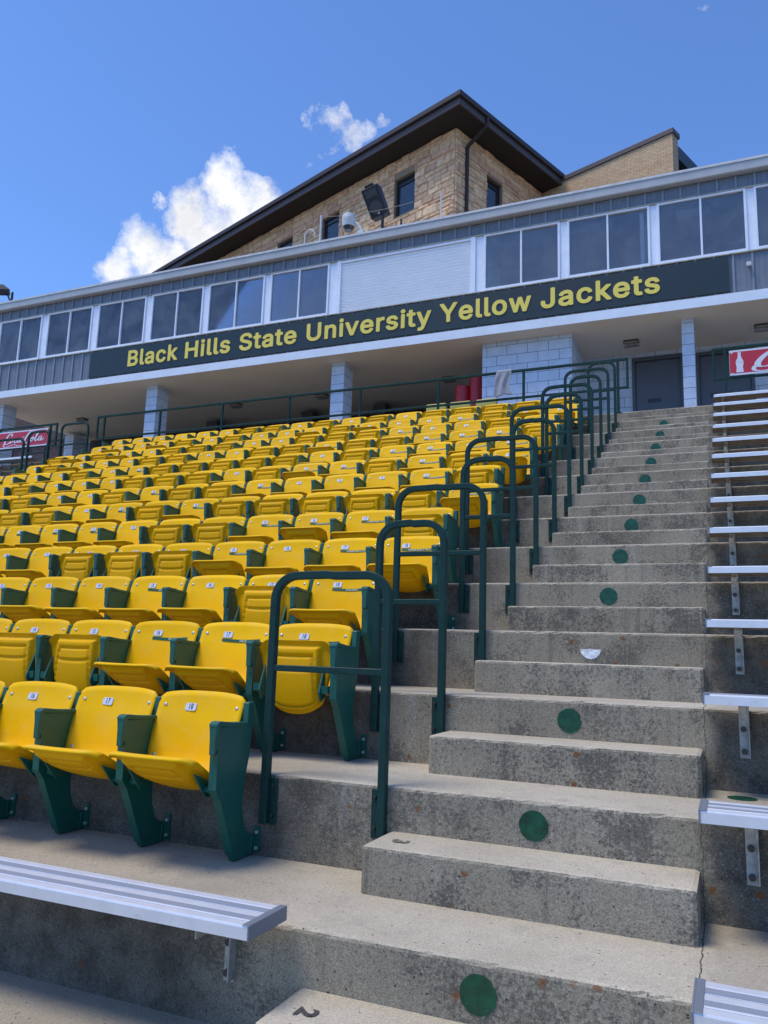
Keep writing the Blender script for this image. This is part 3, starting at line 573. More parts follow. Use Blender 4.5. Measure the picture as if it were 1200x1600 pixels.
def seat_mesh():
    """pan in its own frame: s runs towards -y (front), top is +z, pivot at the origin"""
    mb = MB(); nx, ns = 46, 46; vs = []
    def outline(i, j):
        x = -1+2*i/nx; s = j/ns*SL; hw = seat_hw(s)
        # rounded front corners, rounded rear edge
        X = x*hw; S = s
        cut = .045*(max(0, abs(x)-.74)/.26)**2.2; cutr = .060*abs(x)**2.4
        S = cutr + (SL-cut-cutr)*(j/ns)
        return x, X, S, s
    for side in (0, 1):
        for j in range(ns+1):
            for i in range(nx+1):
                x, X, S, s = outline(i, j)
                fr = j/ns
                ztop = .004*abs(x)**3 - .016*math.sin(math.pi*min(1, fr*1.15))*(1-x**4) - .020*max(0, (fr-.84)/.16)**2 - .006*max(0, (abs(x)-.9)/.1)**2
                if side == 0: z = ztop
                else:
                    rim = .016
                    # deep body, trapezoid
                    bw = .62 if fr > .95 else .93-.24*fr
                    e = min((bw-abs(x))/.10, (.93-fr)/.05, (fr-.03)/.05); e = max(0, min(1, e)); e = e*e*(3-2*e)
                    z = ztop-rim-.034*e
                    # grooves on the underside
                    lx = .52+.40*(.79-fr)
                    d1 = abs(abs(x)-lx)*seat_hw(s); d2 = abs(fr-.79)*SL; d3 = abs(fr-.60)*SL; d4 = abs(fr-.11)*SL
                    gv = 0
                    if .10 < fr < .80: gv = max(gv, 1.6-d1/.0045)
                    if abs(x) < lx+.015: gv = max(gv, 1.6-d2/.0045, 1.5-d3/.0045, 1.5-d4/.0045)
                    z += .016*max(0, min(1, gv))
                vs.append((X, -(S-SPIV), z))
    n1 = (nx+1)*(ns+1); fs = []
    for j in range(ns):
        for i in range(nx):
            a = j*(nx+1)+i; fs.append((a, a+nx+1, a+nx+2, a+1)); fs.append((n1+a, n1+a+1, n1+a+nx+2, n1+a+nx+1))
    for i in range(nx):
        fs.append((i, i+1, n1+i+1, n1+i)); a = ns*(nx+1)+i; fs.append((a, n1+a, n1+a+1, a+1))
    for j in range(ns):
        a = j*(nx+1); fs.append((a, n1+a, n1+a+nx+1, a+nx+1)); a = a+nx; fs.append((a, a+nx+1, n1+a+nx+1, n1+a))
    mb.add(vs, fs)
    for q in range(1, 2*nx*ns, 2): mb.m[q] = 1
    # thin groove lines pressed into the underside (dark recess between the panels)
    return mb.mesh('seat', [M_yel, M_yel2], True)
def hinge_mesh(s):
    mb = MB(); mb.x = Matrix.Diagonal((s, 1, 1, 1))
    mb.prism([(-.11, -.040), (.045, -.030), (.070, -.080), (.02, -.100), (-.03, -.080)], .176, .186, 'X')
    mb.box(.180, .226, -.012, .028, -.085, -.060); mb.cyl((.170, .008, -.072), (.229, .008, -.072), .012, 10)
    return mb.mesh('hinge', M_grn)
FRAME, FLANGE, WPL, ARM, BACK, SEAT, HINGES = frame_mesh(), flange_mesh(), wplate_mesh(), arm_mesh(), back_mesh(), seat_mesh(), (hinge_mesh(-1), hinge_mesh(1))
PX, PZ = -.062, .655
def on_back(x, z, off=.003):
    s = (z-.34)/.372; hw, y, _ = back_pt(x/.236, s); return (x, y-off, z)
def plate_mesh(n):
    mb = MB(); w, h = .031, .0185; c = .004
    q = [(-w+c, -h), (w-c, -h), (w, -h+c), (w, h-c), (w-c, h), (-w+c, h), (-w, h-c), (-w, -h+c)]
    # tilt to follow the back
    a = Vector(on_back(PX, PZ-.02)); b = Vector(on_back(PX, PZ+.02)); tl = math.atan2(b.y-a.y, b.z-a.z)
    rot = Matrix.Rotation(-tl, 4, 'X'); mb.x = Matrix.Translation(on_back(PX, PZ, .0035)) @ rot
    mb.prism(q, -.0012, .0012, 'Y')
    vs, fs = text_mesh(str(n), .041, .70, .0004); mb.add([(x, -.0020, z) for x, z in vs], fs, 1)
    for sx in (-1, 1):
        for sz in (-1, 1): mb.cyl((sx*.0265, -.0012, sz*.0135), (sx*.0265, -.0028, sz*.0135), .0022, 6, 2)
    return mb.mesh('number_plate', [M_plate, M_ink, M_riv])
PLATES = {n: plate_mesh(n) for n in range(1, 19)}
def strip_mesh(text, x0=-.095, x1=.170, z0=.633, h=.017):
    mb = MB(); n = 16; vs = []
    for i in range(n+1):
        x = x0+(x1-x0)*i/n; zz = z0-.006*math.sin(math.pi*i/n)
        a = on_back(x, zz, .0032); b = on_back(x, zz-h, .0032); vs += [a, b]
    mb.add(vs, [(2*i, 2*i+1, 2*i+3, 2*i+2) for i in range(n)])
    if text:
        tv, fs = text_mesh(text, .0165, 1.0, .0003, .25); L = max(v[0] for v in tv)-min(v[0] for v in tv); k = min(1.0, (x1-x0-.06)/L)
        cx = (x0+x1)/2+.012; out = []
        for a, b in tv:
            x = cx+a*k; zz = z0-.006*math.sin(math.pi*(x-x0)/(x1-x0))-h/2+b; out.append(on_back(x, zz, .0040))
        mb.add(out, fs, 1)
    return mb.mesh('name_strip', [M_strip, M_cream])
STRIPS = {s: strip_mesh(s) for s in ('WILDE', 'KOSCIOLEK', 'PIONEER BANK & TRUST')}
# seat states from the right end (number 18 first): d down, h half raised, u folded up
STATES = {
 2: 'dddd', 3: 'udduuu', 4: 'duddddd', 5: 'dddhuuudddd', 6: 'udhduuddddd', 7: 'huuuuuduDduu'.lower(), 8: 'udddddddduuddd'[:0]+'udddd'+'d'+'uu'+'d'+'u'+'ddu',
 9: 'hududhudu'[:0]+'hu'+'d'+'u'+'d'+'h'+'u'+'d'+'uuu'+'ddd'+'u', 10: 'dddd'+'u'+'d'+'uuuuu'+'dd'+'u'+'ddd'+'d', 11: 'u'+'ddd'+'uu'+'h'+'uu'+'dd'+'uu'+'dd'+'h'+'u'+'d',
 12: 'd'+'u'+'ddd'+'uuu'+'dd'+'uuu'+'d'+'h'+'u'+'h'+'u', 13: 'd'+'h'+'u'+'ddd'+'h'+'u'+'h'+'dd'+'u'+'d'+'u'+'h'+'d'+'h'+'d', 14: 'uuuuu'+'d'+'u'+'d'+'u'+'d'+'uu'+'dddddd'}
STRIPMAP = {3: {18: 'WILDE', 17: 'WILDE', 16: 'WILDE'}, 4: {18: 'KOSCIOLEK', 17: 'KOSCIOLEK', 15: 'KOSCIOLEK'}}
PB = 'PIONEER BANK & TRUST'
for k, ns in {5: (18, 17, 15), 6: (17, 16, 15, 9, 10, 11), 7: (18, 17, 16, 12, 10), 8: (17, 18, 13, 10), 9: (18, 16, 14, 13, 17), 10: (17, 16, 15, 12, 18, 7), 11: (17, 15, 16, 12), 12: (18, 14), 13: (15, 17), 14: (17,)}.items(): STRIPMAP[k] = {n: PB for n in ns}
ANG = {'d': R(23), 'h': R(40), 'u': R(87)}
cnt = 0
for k in range(2, 15):
    pitch = .512+(k-3)*.0012
    cx18 = (-1.970 if k % 2 == 0 else -1.787)-ARMX+.012
    sc = 1-.085*(k-2)/12
    st_ = STATES[k]
    nlow = 1 if k >= 11 else None
    for n in range(18, 0, -1):
        x = cx18-(18-n)*pitch
        # leave out seats wholly left of the frame
        p = Vector((x, k*D-.2, (k-1)*H+.5))-CAM; u = 600+F_PX*p.dot(rt)/p.dot(fw)
        if u < -260: continue
        i = 18-n; s = st_[i] if i < len(st_) else random.choice('ddu')
        lab = {'d': 'seat pan down', 'h': 'seat pan half raised', 'u': 'seat pan folded up'}[s]
        root = thing('stadium_seat', (x, k*D, (k-1)*H), 'yellow stadium seat number %d in the %s row from the front, %s' % (n, ORD[k-1], lab), 'seat', 'yellow folding stadium seats')
        root.scale = (1, 1, sc)
        b = link('backrest', BACK, root)
        link('number_plate', PLATES[n], b)
        if n in STRIPMAP.get(k, {}): link('name_strip', STRIPS[STRIPMAP[k][n]], b)
        se = link('seat', SEAT, root, (0, -.262, .388)); se.rotation_euler = (-(ANG[s]+random.uniform(-.035, .035)), 0, 0)
        link('hinge', HINGES[0], se); link('hinge', HINGES[1], se)
        for sx in ([1] if not (n == 1) else [1, -1]):
            f = link('side_frame', FRAME, root, (sx*ARMX, 0, 0), .003, 1)
            link('leg_flange', FLANGE, f); link('wall_plate', WPL, f)
            link('armrest', ARM, f, (0, 0, 0), .004, 2)
        cnt += 1
print('SEATS', cnt)
# ------------------------------------------------------------------ press box
PXL, PXR = -17.82, 7.0
pb = thing('press_box', (0, 12.3, 7.4), 'long grey metal-clad press box with a band of sliding windows above the seating', 'building')
pb.location = (0, 0, 0)
def part(name, mb, M, parent=pb, **k): return mb.build(name, M, parent, **k)
mb = MB(); mb.box(PXL, PXR, 12.24, 16.6, 7.403, 7.585); part('floor_slab', mb, [M_soff], bevel=.004)
mb = MB(); mb.box(PXL+.002, PXR, 12.232, 12.2395, 7.405, 7.583); part('slab_band', mb, M_band)
# walls: siding under and over the windows, ends, back, roof
YF = 12.31
WIN = [(-17.15, -15.675), (-15.485, -14.016), (-13.838, -12.365), (-12.20, -10.716), (-10.574, -9.076), (-8.931, -7.465), (-4.041, -2.546), (-2.41, -.916), (-.791, .692), (.812, 2.31), (2.43, 3.92)]
SH = (-7.283, -4.209)
xs_b = [(.437+.3048*i) for i in range(-60, 22) if PXL+.05 < .437+.3048*i < PXR-.15]
def siding(off, z0, z1, name):
    q = [(PXR, YF+.10), (PXL, YF+.10), (PXL, YF)]
    for x in xs_b:
        x += off; q += [(x-.020, YF), (x-.017, YF-.026), (x+.017, YF-.026), (x+.020, YF)]
        for xx in (x+.10, x+.20): q += [(xx-.004, YF), (xx, YF+.004), (xx+.004, YF)]
    q += [(PXR, YF)]
    m_ = MB(); m_.prism(q, z0, z1, 'Z')
    for i in range(len(q)):
        ya, yb = q[i][1], q[(i+1) % len(q)][1]
        if min(ya, yb) < YF-.005: m_.m[2+i] = 1
    part(name, m_, [M_sid, M_bat])
siding(0, 7.585, 8.325, 'lower_siding'); siding(.10, 9.545, 9.858, 'upper_siding')
# flat piers between the windows, sill and head trims
mb = MB(); edges = sorted([e for w in WIN for e in w]+list(SH))
pr = sorted(WIN+[SH])
for a, b in [(PXL, pr[0][0])]+[(p[1], q[0]) for p, q in zip(pr[:-1], pr[1:])]+[(pr[-1][1], PXR)]:
    mb = MB(); mb.box(a+.001, b-.001, YF+.004, YF+.09, 8.325, 9.545); part('window_pier', mb, M_wht)
mb = MB(); mb.box(PXL, PXR, YF-.042, YF+.01, 8.318, 8.338); mb.box(PXL, PXR, YF-.030, YF+.01, 9.528, 9.552); part('window_trim', mb, mat('aged_trim', (.42, .39, .31), .6, vary=.35, vs=9))
for (a, b) in WIN:
    f = MB(); z0, z1 = 8.340, 9.526; w = .042; ya, yb = YF-.024, YF+.05
    f.box(a, b, ya, yb, z0, z0+w+.012); f.box(a, b, ya, yb, z1-w*.7, z1)
    f.box(a, a+w, ya+.001, yb-.001, z0+w+.012, z1-w*.7); f.box(b-w, b, ya+.001, yb-.001, z0+w+.012, z1-w*.7)
    c = (a+b)/2; f.box(c-.020, c+.014, ya+.006, yb-.002, z0+w+.012, z1-w*.7)
    fo = part('window', f, M_wht, bevel=.003, seg=1)
    p1 = MB(); p1.box(a+w, c-.020, YF+.012, YF+.016, z0+w+.012, z1-w*.7); p1.box(c+.014, b-w, YF+.026, YF+.030, z0+w+.012, z1-w*.7)
    p1.build('pane', M_glass, fo)
a, b = SH
f = MB(); f.box(a, a+.10, YF-.03, YF+.06, 8.34, 9.526); f.box(b-.10, b, YF-.03, YF+.06, 8.34, 9.526)
f.box(a+.10, b-.10, YF-.02, YF+.06, 9.47, 9.526); sh = part('shutter', f, M_wht, bevel=.003, seg=1)
f = MB(); n = 17; z0, z1 = 8.345, 9.47; q = [(YF+.05, z0)]
for i in range(n):
    za = z0+(z1-z0)*i/n; zb = z0+(z1-z0)*(i+1)/n
    q += [(YF+.034, za+.001), (YF+.012, za+(zb-za)*.22), (YF+.004, za+(zb-za)*.78), (YF+.034, zb-.003)]
q += [(YF+.05, z1)]
f.prism(q, a+.10, b-.10, 'X'); f.build('slat_curtain', M_shut, sh)
# roof
mb = MB(); mb.box(PXL-.12, PXR, 12.20, 16.75, 9.86, 10.0); part('roof_deck', mb, M_roof)
mb = MB(); mb.prism([(12.165, 9.815), (12.185, 9.80), (12.30, 9.80), (12.30, 9.858), (12.198, 9.862), (12.198, 9.97), (12.165, 9.97)], PXL-.13, PXR, 'X'); part('fascia', mb, M_fas)
mb = MB(); mb.prism([(12.150, 9.972), (12.150, 10.018), (12.175, 10.030), (12.60, 10.045), (12.60, 9.972)], PXL-.14, PXR, 'X'); part('roof_edge', mb, M_drip)
# interior
mb = MB()
mb.box(PXL, PXL+.1, YF+.1, 12.75, 7.585, 9.86); mb.box(PXL, PXL+.1, 12.75, 16.2, 7.585, 8.32); mb.box(PXL, PXL+.1, 12.75, 16.2, 9.76, 9.86); mb.box(PXL, PXL+.1, 16.2, 16.5, 7.585, 9.86)
mb.box(PXL+.1, PXR, 16.4, 16.5, 7.585, 7.66); mb.box(PXL+.1, PXR, 16.4, 16.5, 9.40, 9.86)  # long opening added in the unseen rear wall to let daylight in
mb.box(PXR-.2, PXR-.1, 12.6, 16.3, 7.585, 9.86)
for x in (-13.96, -12.33, -10.69, -9.05, -4.1, -1.1, 3.0): mb.box(x, x+.07, YF+.101, 13.5, 7.586, 9.859)
part('inner_walls', mb, M_int)
mb = MB(); mb.box(PXL+.1, PXR, YF+.101, YF+.65, 8.26, 8.30); part('counter', mb, M_int)
for (x, y) in ((-9.2, 13.4), (-2.0, 13.2), (-.2, 13.3)):
    mb = MB(); mb.box(x-.3, x+.3, y-.15, y+.15, 9.80, 9.858); part('ceiling_panel', mb, M_wht)
# cable hanging inside
mb = MB(); mb.tube([(-1.02, 12.55, 9.44), (-1.0, 12.54, 9.2), (-1.03, 12.55, 8.9), (-1.07, 12.55, 8.45)], .008, 6); part('hanging_cable', mb, M_wht)

# supports, room and doors under the box
piers = [(-.452, -.248, .42), (-7.49, -7.19, .42), (-12.43, -12.12, .42), (-17.42, -17.10, .42)]
for i, (a, b, d) in enumerate(piers):
    mb = MB(); mb.box(a, b, 12.65, 12.65+d, 14*H, 7.403); part('pier', mb, M_blk1)
for x in (-17.60, -12.6, -9.70, -7.70):
    mb = MB(); mb.box(x, x+.33, 15.30, 15.9, 14*H, 7.30); part('rear_pier', mb, M_blk1 if x < -17 else M_dark)
mb = MB(); mb.box(-17.6, 7, 16.30, 16.5, 14*H, 7.403); part('rear_wall', mb, M_dark)
rm = MB(); rm.box(-4.15, -2.406, 12.65, 16.29, 14*H, 7.402); part('block_room', rm, M_blk)
rm = MB(); rm.box(-2.404, -1.47, 14.13, 14.3, 14*H, 7.402); rm.box(-1.47, -.50, 14.13, 14.3, 7.30, 7.402); rm.box(-.50, -.27, 14.13, 14.3, 14*H, 7.402); rm.box(-.27, .76, 14.13, 14.3, 7.28, 7.402); rm.box(.76, 7, 14.13, 14.3, 14*H, 7.402)
part('door_wall', rm, M_blk)
for (a, b, zt, lab, pl) in ((-1.47, -.50, 7.30, 'left', [(-1.06, .24)]), (-.27, .76, 7.28, 'right', [(.06, .17), (.27, .17)])):
    f = MB(); f.box(a+.001, a+.06, 14.10, 14.28, 14*H, zt-.001); f.box(b-.06, b-.001, 14.10, 14.28, 14*H, zt-.001); f.box(a+.06, b-.06, 14.10, 14.28, zt-.07, zt-.001)
    fr = part('door_frame', f, M_dfr, bevel=.004, seg=1)
    lf = MB(); lf.box(a+.062, b-.062, 14.16, 14.20, 14*H+.01, zt-.075); lf.build('door', M_door, fr, bevel=.003, seg=1)
    for (x, w) in pl:
        q = MB(); q.box(x-w/2, x+w/2, 14.148, 14.1595, 6.37, 6.44); vs, fs = text_mesh('ROOM' if w > .2 else 'STAFF', .035); 
        q.build('name_plate', M_ink, fr)
    kn = MB(); kn.cyl((a+.14, 14.16, 6.10), (a+.14, 14.10, 6.10), .022, 12); kn.cyl((a+.14, 14.11, 6.10), (a+.14, 14.07, 6.10), .03, 12); kn.build('door_knob', M_riv, fr)
fx = [(-1.40, 13.42), (.905, 13.40), (-16.06, 14.35), (-11.15, 14.5), (-8.70, 14.5), (-5.4, 14.3)]
for (x, y) in fx:
    L_ = thing('ceiling_light', (x, y, 7.403), 'small caged ceiling light on the soffit, ' + {-1.40: 'above the left door', .905: 'above the red banner at the right edge', -16.06: 'above the topmost far left hoop rail', -11.15: 'right of the second pier from the left', -8.70: 'left of the middle pier', -5.4: 'above the red vinyl rolls'}[x], 'light fixture', 'soffit light fixtures')
    mb = MB(); mb.box(-.14, .14, -.10, .10, -.02, -.001); mb.build('base', M_fixt, L_, bevel=.005)
    mb = MB(); mb.box(-.13, .13, -.09, .09, -.085, -.026); mb.build('lens', M_lite, L_, bevel=.02, seg=3)
    mb = MB()
    for i in (-1, 1): mb.box(i*.055-.003, i*.055+.003, -.098, .098, -.093, -.088)
    mb.box(-.14, .14, -.098, -.094, -.088, -.07); mb.box(-.14, .14, .094, .098, -.088, -.07); mb.build('cage', M_fixt, L_)

# ------------------------------------------------------------------ name sign
sg = thing('name_sign', (0, 0, 0), 'long dark green sign with yellow letters reading Black Hills State University Yellow Jackets', 'sign')
J = [-13.92, -11.455, -9.003, -6.568, -4.123, -1.682, .372]
for a, b in zip(J[:-1], J[1:]):
    mb = MB(); mb.box(a+.004, b-.004, 12.262, 12.278, 7.635, 8.275); mb.build('sign_panel', M_sign, sg)
mb = MB(); mb.box(-13.92, .372, 12.279, 12.284, 7.66, 8.25); mb.build('backing_rail', mat('sign_joint', (.45, .46, .46), .6), sg)
GL = json.loads(GLYPHS)
def flat(cx, cy): return None
def word(w, x0, x1, zb, cap, y, parent, tr=.0):
    """filled outlines of embedded letters, extruded a little"""
    off = .0215; tot = 0; pos = []
    for ch in w:
        pos.append(tot); tot += GL[ch][0]/1000+.034
    c = bpy.data.curves.new('w', 'CURVE'); c.dimensions = '2D'; c.fill_mode = 'BOTH'; c.extrude = .004/(cap/.727)
    for ch, px in zip(w, pos):
        for P in GL[ch][1]:
            s = c.splines.new('POLY'); s.points.add(len(P)-1); s.use_cyclic_u = True
            for sp_, q in zip(s.points, P): sp_.co = (q[0]/1000+px, q[1]/1000, 0, 1)
    o = bpy.data.objects.new('w', c); COL.objects.link(o); dg = bpy.context.evaluated_depsgraph_get(); dg.update()
    me = bpy.data.meshes.new_from_object(o.evaluated_get(dg)); bpy.data.objects.remove(o)
    xs = [v.co.x for v in me.vertices]; a, b = min(xs), max(xs); sx = (x1-x0)/(b-a); sz = cap/(.509+2*off)
    for v in me.vertices: v.co = (x0+(v.co.x-a)*sx, y-v.co.z*sz, zb+(v.co.y+off)*sz)
    me.materials.clear(); me.materials.append(M_let); me.name = 'lettering'; me.flip_normals() if False else None
    ob = bpy.data.objects.new('lettering', me); COL.objects.link(ob); ob.parent = parent; return ob
for w, a, b in (('Black', -12.737, -11.300), ('Hills', -11.085, -9.860), ('State', -9.620, -8.172), ('University', -7.925, -5.102), ('Yellow', -4.925, -3.090), ('Jackets', -2.905, -.772)):
    word(w, a, b, 7.788, .397, 12.256, sg)

# ------------------------------------------------------------------ soft drink banners
def cat(p, n=8):
    out = []
    for i in range(len(p)-1):
        p0 = Vector(p[max(i-1, 0)]); p1 = Vector(p[i]); p2 = Vector(p[i+1]); p3 = Vector(p[min(i+2, len(p)-1)])
        for k in range(n):
            s = k/n; out.append(.5*((2*p1)+(-p0+p2)*s+(2*p0-5*p1+4*p2-p3)*s*s+(-p0+3*p1-3*p2+p3)*s**3))
    return out+[Vector(p[-1])]
CS = [  # (points, thin, thick)
 ([(1.78,1.98),(1.95,2.28),(1.72,2.50),(1.25,2.30),(.80,1.70),(.52,1.05),(.55,.62),(.90,.50),(1.35,.66),(1.75,1.0)], .07, .25),
 ([(.62,.95),(.30,.55),(.32,.12),(.85,-.02),(1.6,.16),(2.5,.34),(3.1,.18),(3.7,.02),(4.3,.10)], .06, .17),
 ([(2.2,1.45),(1.86,1.25),(1.68,.90),(1.82,.68),(2.12,.86),(2.34,1.22),(2.24,1.46),(2.08,1.30),(2.3,1.18),(2.62,1.38)], .06, .17),
 ([(3.12,1.36),(2.98,1.52),(2.72,1.25),(2.60,.88),(2.78,.66),(3.05,.80),(3.3,1.05)], .06, .18),
 ([(3.95,1.40),(3.66,1.50),(3.38,1.15),(3.36,.75),(3.60,.72),(3.86,1.12),(4.02,1.46)], .06, .17),
 ([(4.04,1.50),(3.90,1.02),(3.95,.70),(4.2,.76),(4.45,1.02)], .06, .17),
 ([(4.35,1.60),(4.52,1.66),(4.72,1.60)], .09, .13),
 ([(6.35,2.12),(6.5,2.42),(6.25,2.60),(5.72,2.35),(5.2,1.65),(4.88,.95),(4.95,.48),(5.3,.42),(5.75,.72),(6.05,1.0)], .07, .25),
 ([(5.9,2.1),(5.75,2.42),(6.1,2.72),(6.9,2.62),(7.6,2.45)], .05, .13),
 ([(6.62,1.45),(6.28,1.25),(6.10,.90),(6.24,.68),(6.54,.86),(6.76,1.22),(6.66,1.46),(6.5,1.30),(6.75,1.15),(7.0,1.3)], .06, .17),
 ([(6.98,1.0),(7.35,1.5),(7.75,2.15),(7.78,2.42),(7.55,2.2),(7.28,1.5),(7.12,.9),(7.25,.66),(7.5,.8),(7.7,1.0)], .06, .18),
 ([(8.5,1.40),(8.18,1.50),(7.88,1.15),(7.86,.75),(8.10,.72),(8.38,1.12),(8.55,1.46)], .06, .17),
 ([(8.56,1.50),(8.40,1.02),(8.45,.70),(8.7,.76),(9.0,1.15)], .06, .18),
]
def script(mb, x0, x1, z0, z1, y):
    sx = (x1-x0)/8.8; sz = (z1-z0)/2.75; e = 0
    for pts, a, b in CS:
        q = cat(pts); vs = []
        for i, p in enumerate(q):
            d = (q[min(i+1, len(q)-1)]-q[max(i-1, 0)]).normalized(); n = Vector((-d.y, d.x)); w = (a*1.3+(b*1.55-a*1.3)*abs(d.y)**1.2)*.5
            w *= min(1, .45+min(i, len(q)-1-i)*.14)
            for s in (1, -1):
                r = p+n*w*s; vs.append((x0+(r.x-.2)*sx, y-e-i*.00003, z0+(r.y+.05)*sz))
        mb.add(vs, [(2*i, 2*i+1, 2*i+3, 2*i+2) for i in range(len(q)-1)]); e += .0006
def bottle(mb, cx, z0, h, y, mi=0):
    pr = [(0, .15), (.02, .17), (.10, .165), (.22, .14), (.30, .15), (.42, .175), (.52, .18), (.60, .155), (.68, .11), (.78, .075), (.86, .065), (.94, .065), (.95, .08), (1.0, .08)]
    mb.prism([(cx-w*h*.95, z0+t*h) for t, w in pr]+[(cx+w*h*.95, z0+t*h) for t, w in reversed(pr)], y-.001, y, 'Y', mi)
def banner(x0, x1, z0, z1, label, tx, bx, yb=10.672):
    ob = thing('drink_banner', (0, 0, 0), label, 'banner', 'soft drink banners on the railings')
    mb = MB(); mb.box(x0, x1, yb, yb+.008, z0, z1); mb.build('white_sheet', M_cokw, ob)
    mb = MB(); mb.box(x0+.004, x1-.004, yb-.0018, yb-.0005, z0+.028, z1-.028); mb.build('red_field', M_cokr, ob)
    mb = MB(); script(mb, tx[0], tx[1], z0+.03, z1-.028, yb-.003); mb.build('script_lettering', M_cokw, ob)
    if bx is not None:
        mb = MB(); bottle(mb, bx, z0+.04, (z1-z0)-.08, yb-.0030)
        vs, fs = text_mesh('Coca-Cola', .020, 1.0, 0, .3); mb.add([(bx+a, yb-.0046, z0+.04+(z1-z0-.08)*.50+b) for a, b in vs], fs, 1)
        mb.build('bottle_print', [M_cokw, M_cokr], ob)
    for x in (x0+.035, x1-.035):
        for z in (z0+.022, z1-.035):
            g_ = MB(); g_.cyl((x, yb-.004, z), (x, yb-.002, z), .018, 14); g_.build('grommet', M_riv, ob)
banner(.285, 3.0, 5.572, 5.965, 'red and white drink banner with bottle print on the right railing above the benches', (.60, 2.66), .425)
banner(-15.25, -13.33, 5.515, 5.90, 'small red soft drink banner with white script on the far left railing', (-14.62, -13.42), -14.85)

# ------------------------------------------------------------------ things on the walkway
for (x, y, r, zt, lab) in ((-4.72, 13.2, .165, 6.75, 'shorter dark red vinyl roll standing beside the block room'), (-4.42, 13.2, .155, 6.93, 'taller dark red vinyl roll against the block room corner')):
    mb = MB(); mb.cyl((0, 0, 14*H), (0, 0, zt), r, 32); o = mb.build('vinyl_roll', M_red, None, (x, y, 0), bevel=.02)
    tag(o, lab, 'roll', 'red vinyl rolls on the walkway')
mb = MB(); mb.box(-5.45, -4.55, 11.6, 11.95, 14*H, 5.64); tag(mb.build('vinyl_pad', M_red, bevel=.05, seg=3), 'low dark red padded box behind the railing left of the rolls', 'pad')
for i, x in enumerate((-4.55, -4.10, -3.62)):
    o = MB(); o.box(-.19, .19, -.04, .04, 14*H+.05, 5.74); o.box(-.17, .17, -.03, .03, 14*H, 14*H+.05)
    q = o.build('vinyl_block', M_ybox, None, (x, 11.15, 0), bevel=.03, seg=3); tag(q, 'pale yellow padded block behind the railing, %s from the left' % ORD[i+1], 'pad', 'pale yellow padded blocks behind the railing')
# cloth hung over the rail
mb = MB(); nu, nv = 26, 26; vs = []
for side in (0, 1):
    for j in range(nv+1):
        s = j/nv
        for i in range(nu+1):
            uu = i/nu; a = uu*2-1
            fold = math.sin(uu*11+s*3.3)*.45+math.sin(uu*5.7+1.3-s*2.5)*.55
            wd = .115+.03*s+.012*math.sin(s*7)
            if s < .10: y = -.026+.026*(s/.10)*-1*0+(.020 if s < .04 else -.0)*0; z = .032*math.cos((s/.10)*1.2)-.002; y = .012-.042*(s/.10)
            else: y = -.032-.012*(s-.1)-.026*fold*min(1, (s-.05)*3.5); z = .010-(s-.10)*.50*(1-.10*a*a+.06*math.sin(uu*7+.5))
            vs.append((a*wd+.018*math.sin(s*5+1.2)+fold*.006, y+(.006 if side else 0), z))
n1 = (nu+1)*(nv+1); fs = []
for j in range(nv):
    for i in range(nu):
        a = j*(nu+1)+i; fs.append((a, a+1, a+nu+2, a+nu+1)); fs.append((n1+a, n1+a+nu+1, n1+a+nu+2, n1+a+1))
for i in range(nu): a = nv*(nu+1)+i; fs.append((a, a+1, n1+a+1, n1+a))
for j in range(nv):
    a = j*(nu+1); fs.append((a, a+nu+1, n1+a+nu+1, n1+a)); a += nu; fs.append((a, n1+a, n1+a+nu+1, a+nu+1))
mb.add(vs, fs); cl_ = mb.build('hanging_jacket', M_cloth, None, (-3.205, 10.70, 6.045), smooth=True); tag(cl_, 'crumpled grey jacket hung over the walkway railing before the block wall', 'jacket')

# ------------------------------------------------------------------ roof equipment
sp = thing('loudspeaker', (-6.42, 12.65, 10.04), 'black loudspeaker tilted down on a short post above the press box shutter', 'loudspeaker')
mb = MB(); mb.cyl((0, 0, 0), (0, 0, .62), .033, 12); mb.build('post', M_black, sp)
mb = MB(); mb.box(-.50, -.06, -.05, .05, .06, .15); mb.box(-.06, .60, -.06, .06, .10, .19); mb.box(.42, .46, -.02, .02, .19, .42); mb.build('base_arm', M_black, sp, bevel=.006)
cab = bpy.data.objects.new('cabinet', None); 
mb = MB(); mb.x = Matrix.Translation((-.16, -.12, .88)) @ Matrix.Rotation(R(-16), 4, 'Y') @ Matrix.Rotation(R(20), 4, 'X')
mb.prism([(-.19, -.33), (.19, -.33), (.20, .33), (-.20, .33)], -.02, .30, 'Y'); mb.box(-.10, .10, .0, .2, .33, .40)
cb = mb.build('cabinet', M_black, sp, bevel=.02)
mb2 = MB(); mb2.x = mb.x; mb2.cyl((0, -.018, -.13), (0, -.030, -.13), .14, 28, 0, .125); mb2.cyl((0, -.031, -.13), (0, -.024, -.13), .06, 20, 0, .03); mb2.box(-.13, .13, -.029, -.018, .10, .26); mb2.build('grille', mat('speaker_grille', (.055, .055, .055), .7), sp)
mb2 = MB(); mb2.x = mb.x; mb2.cyl((0.02, -.032, -.27), (0.02, -.036, -.27), .022, 12); mb2.build('badge', M_riv, sp)
dc = thing('dome_camera', (-7.1, 12.45, 10.04), 'white round security camera housing on an arm beside the loudspeaker', 'security camera')
mb = MB(); mb.cyl((-.03, 0, .50), (-.03, 0, .62), .155, 24, 0, .14); mb.cyl((-.03, 0, .34), (-.03, 0, .50), .13, 24, 0, .155); mb.build('housing', M_wcam, dc, bevel=.012)
mb = MB(); mb.cyl((-.03, 0, .26), (-.03, 0, .34), .085, 20, 0, .13); mb.build('dome', M_dglass, dc)
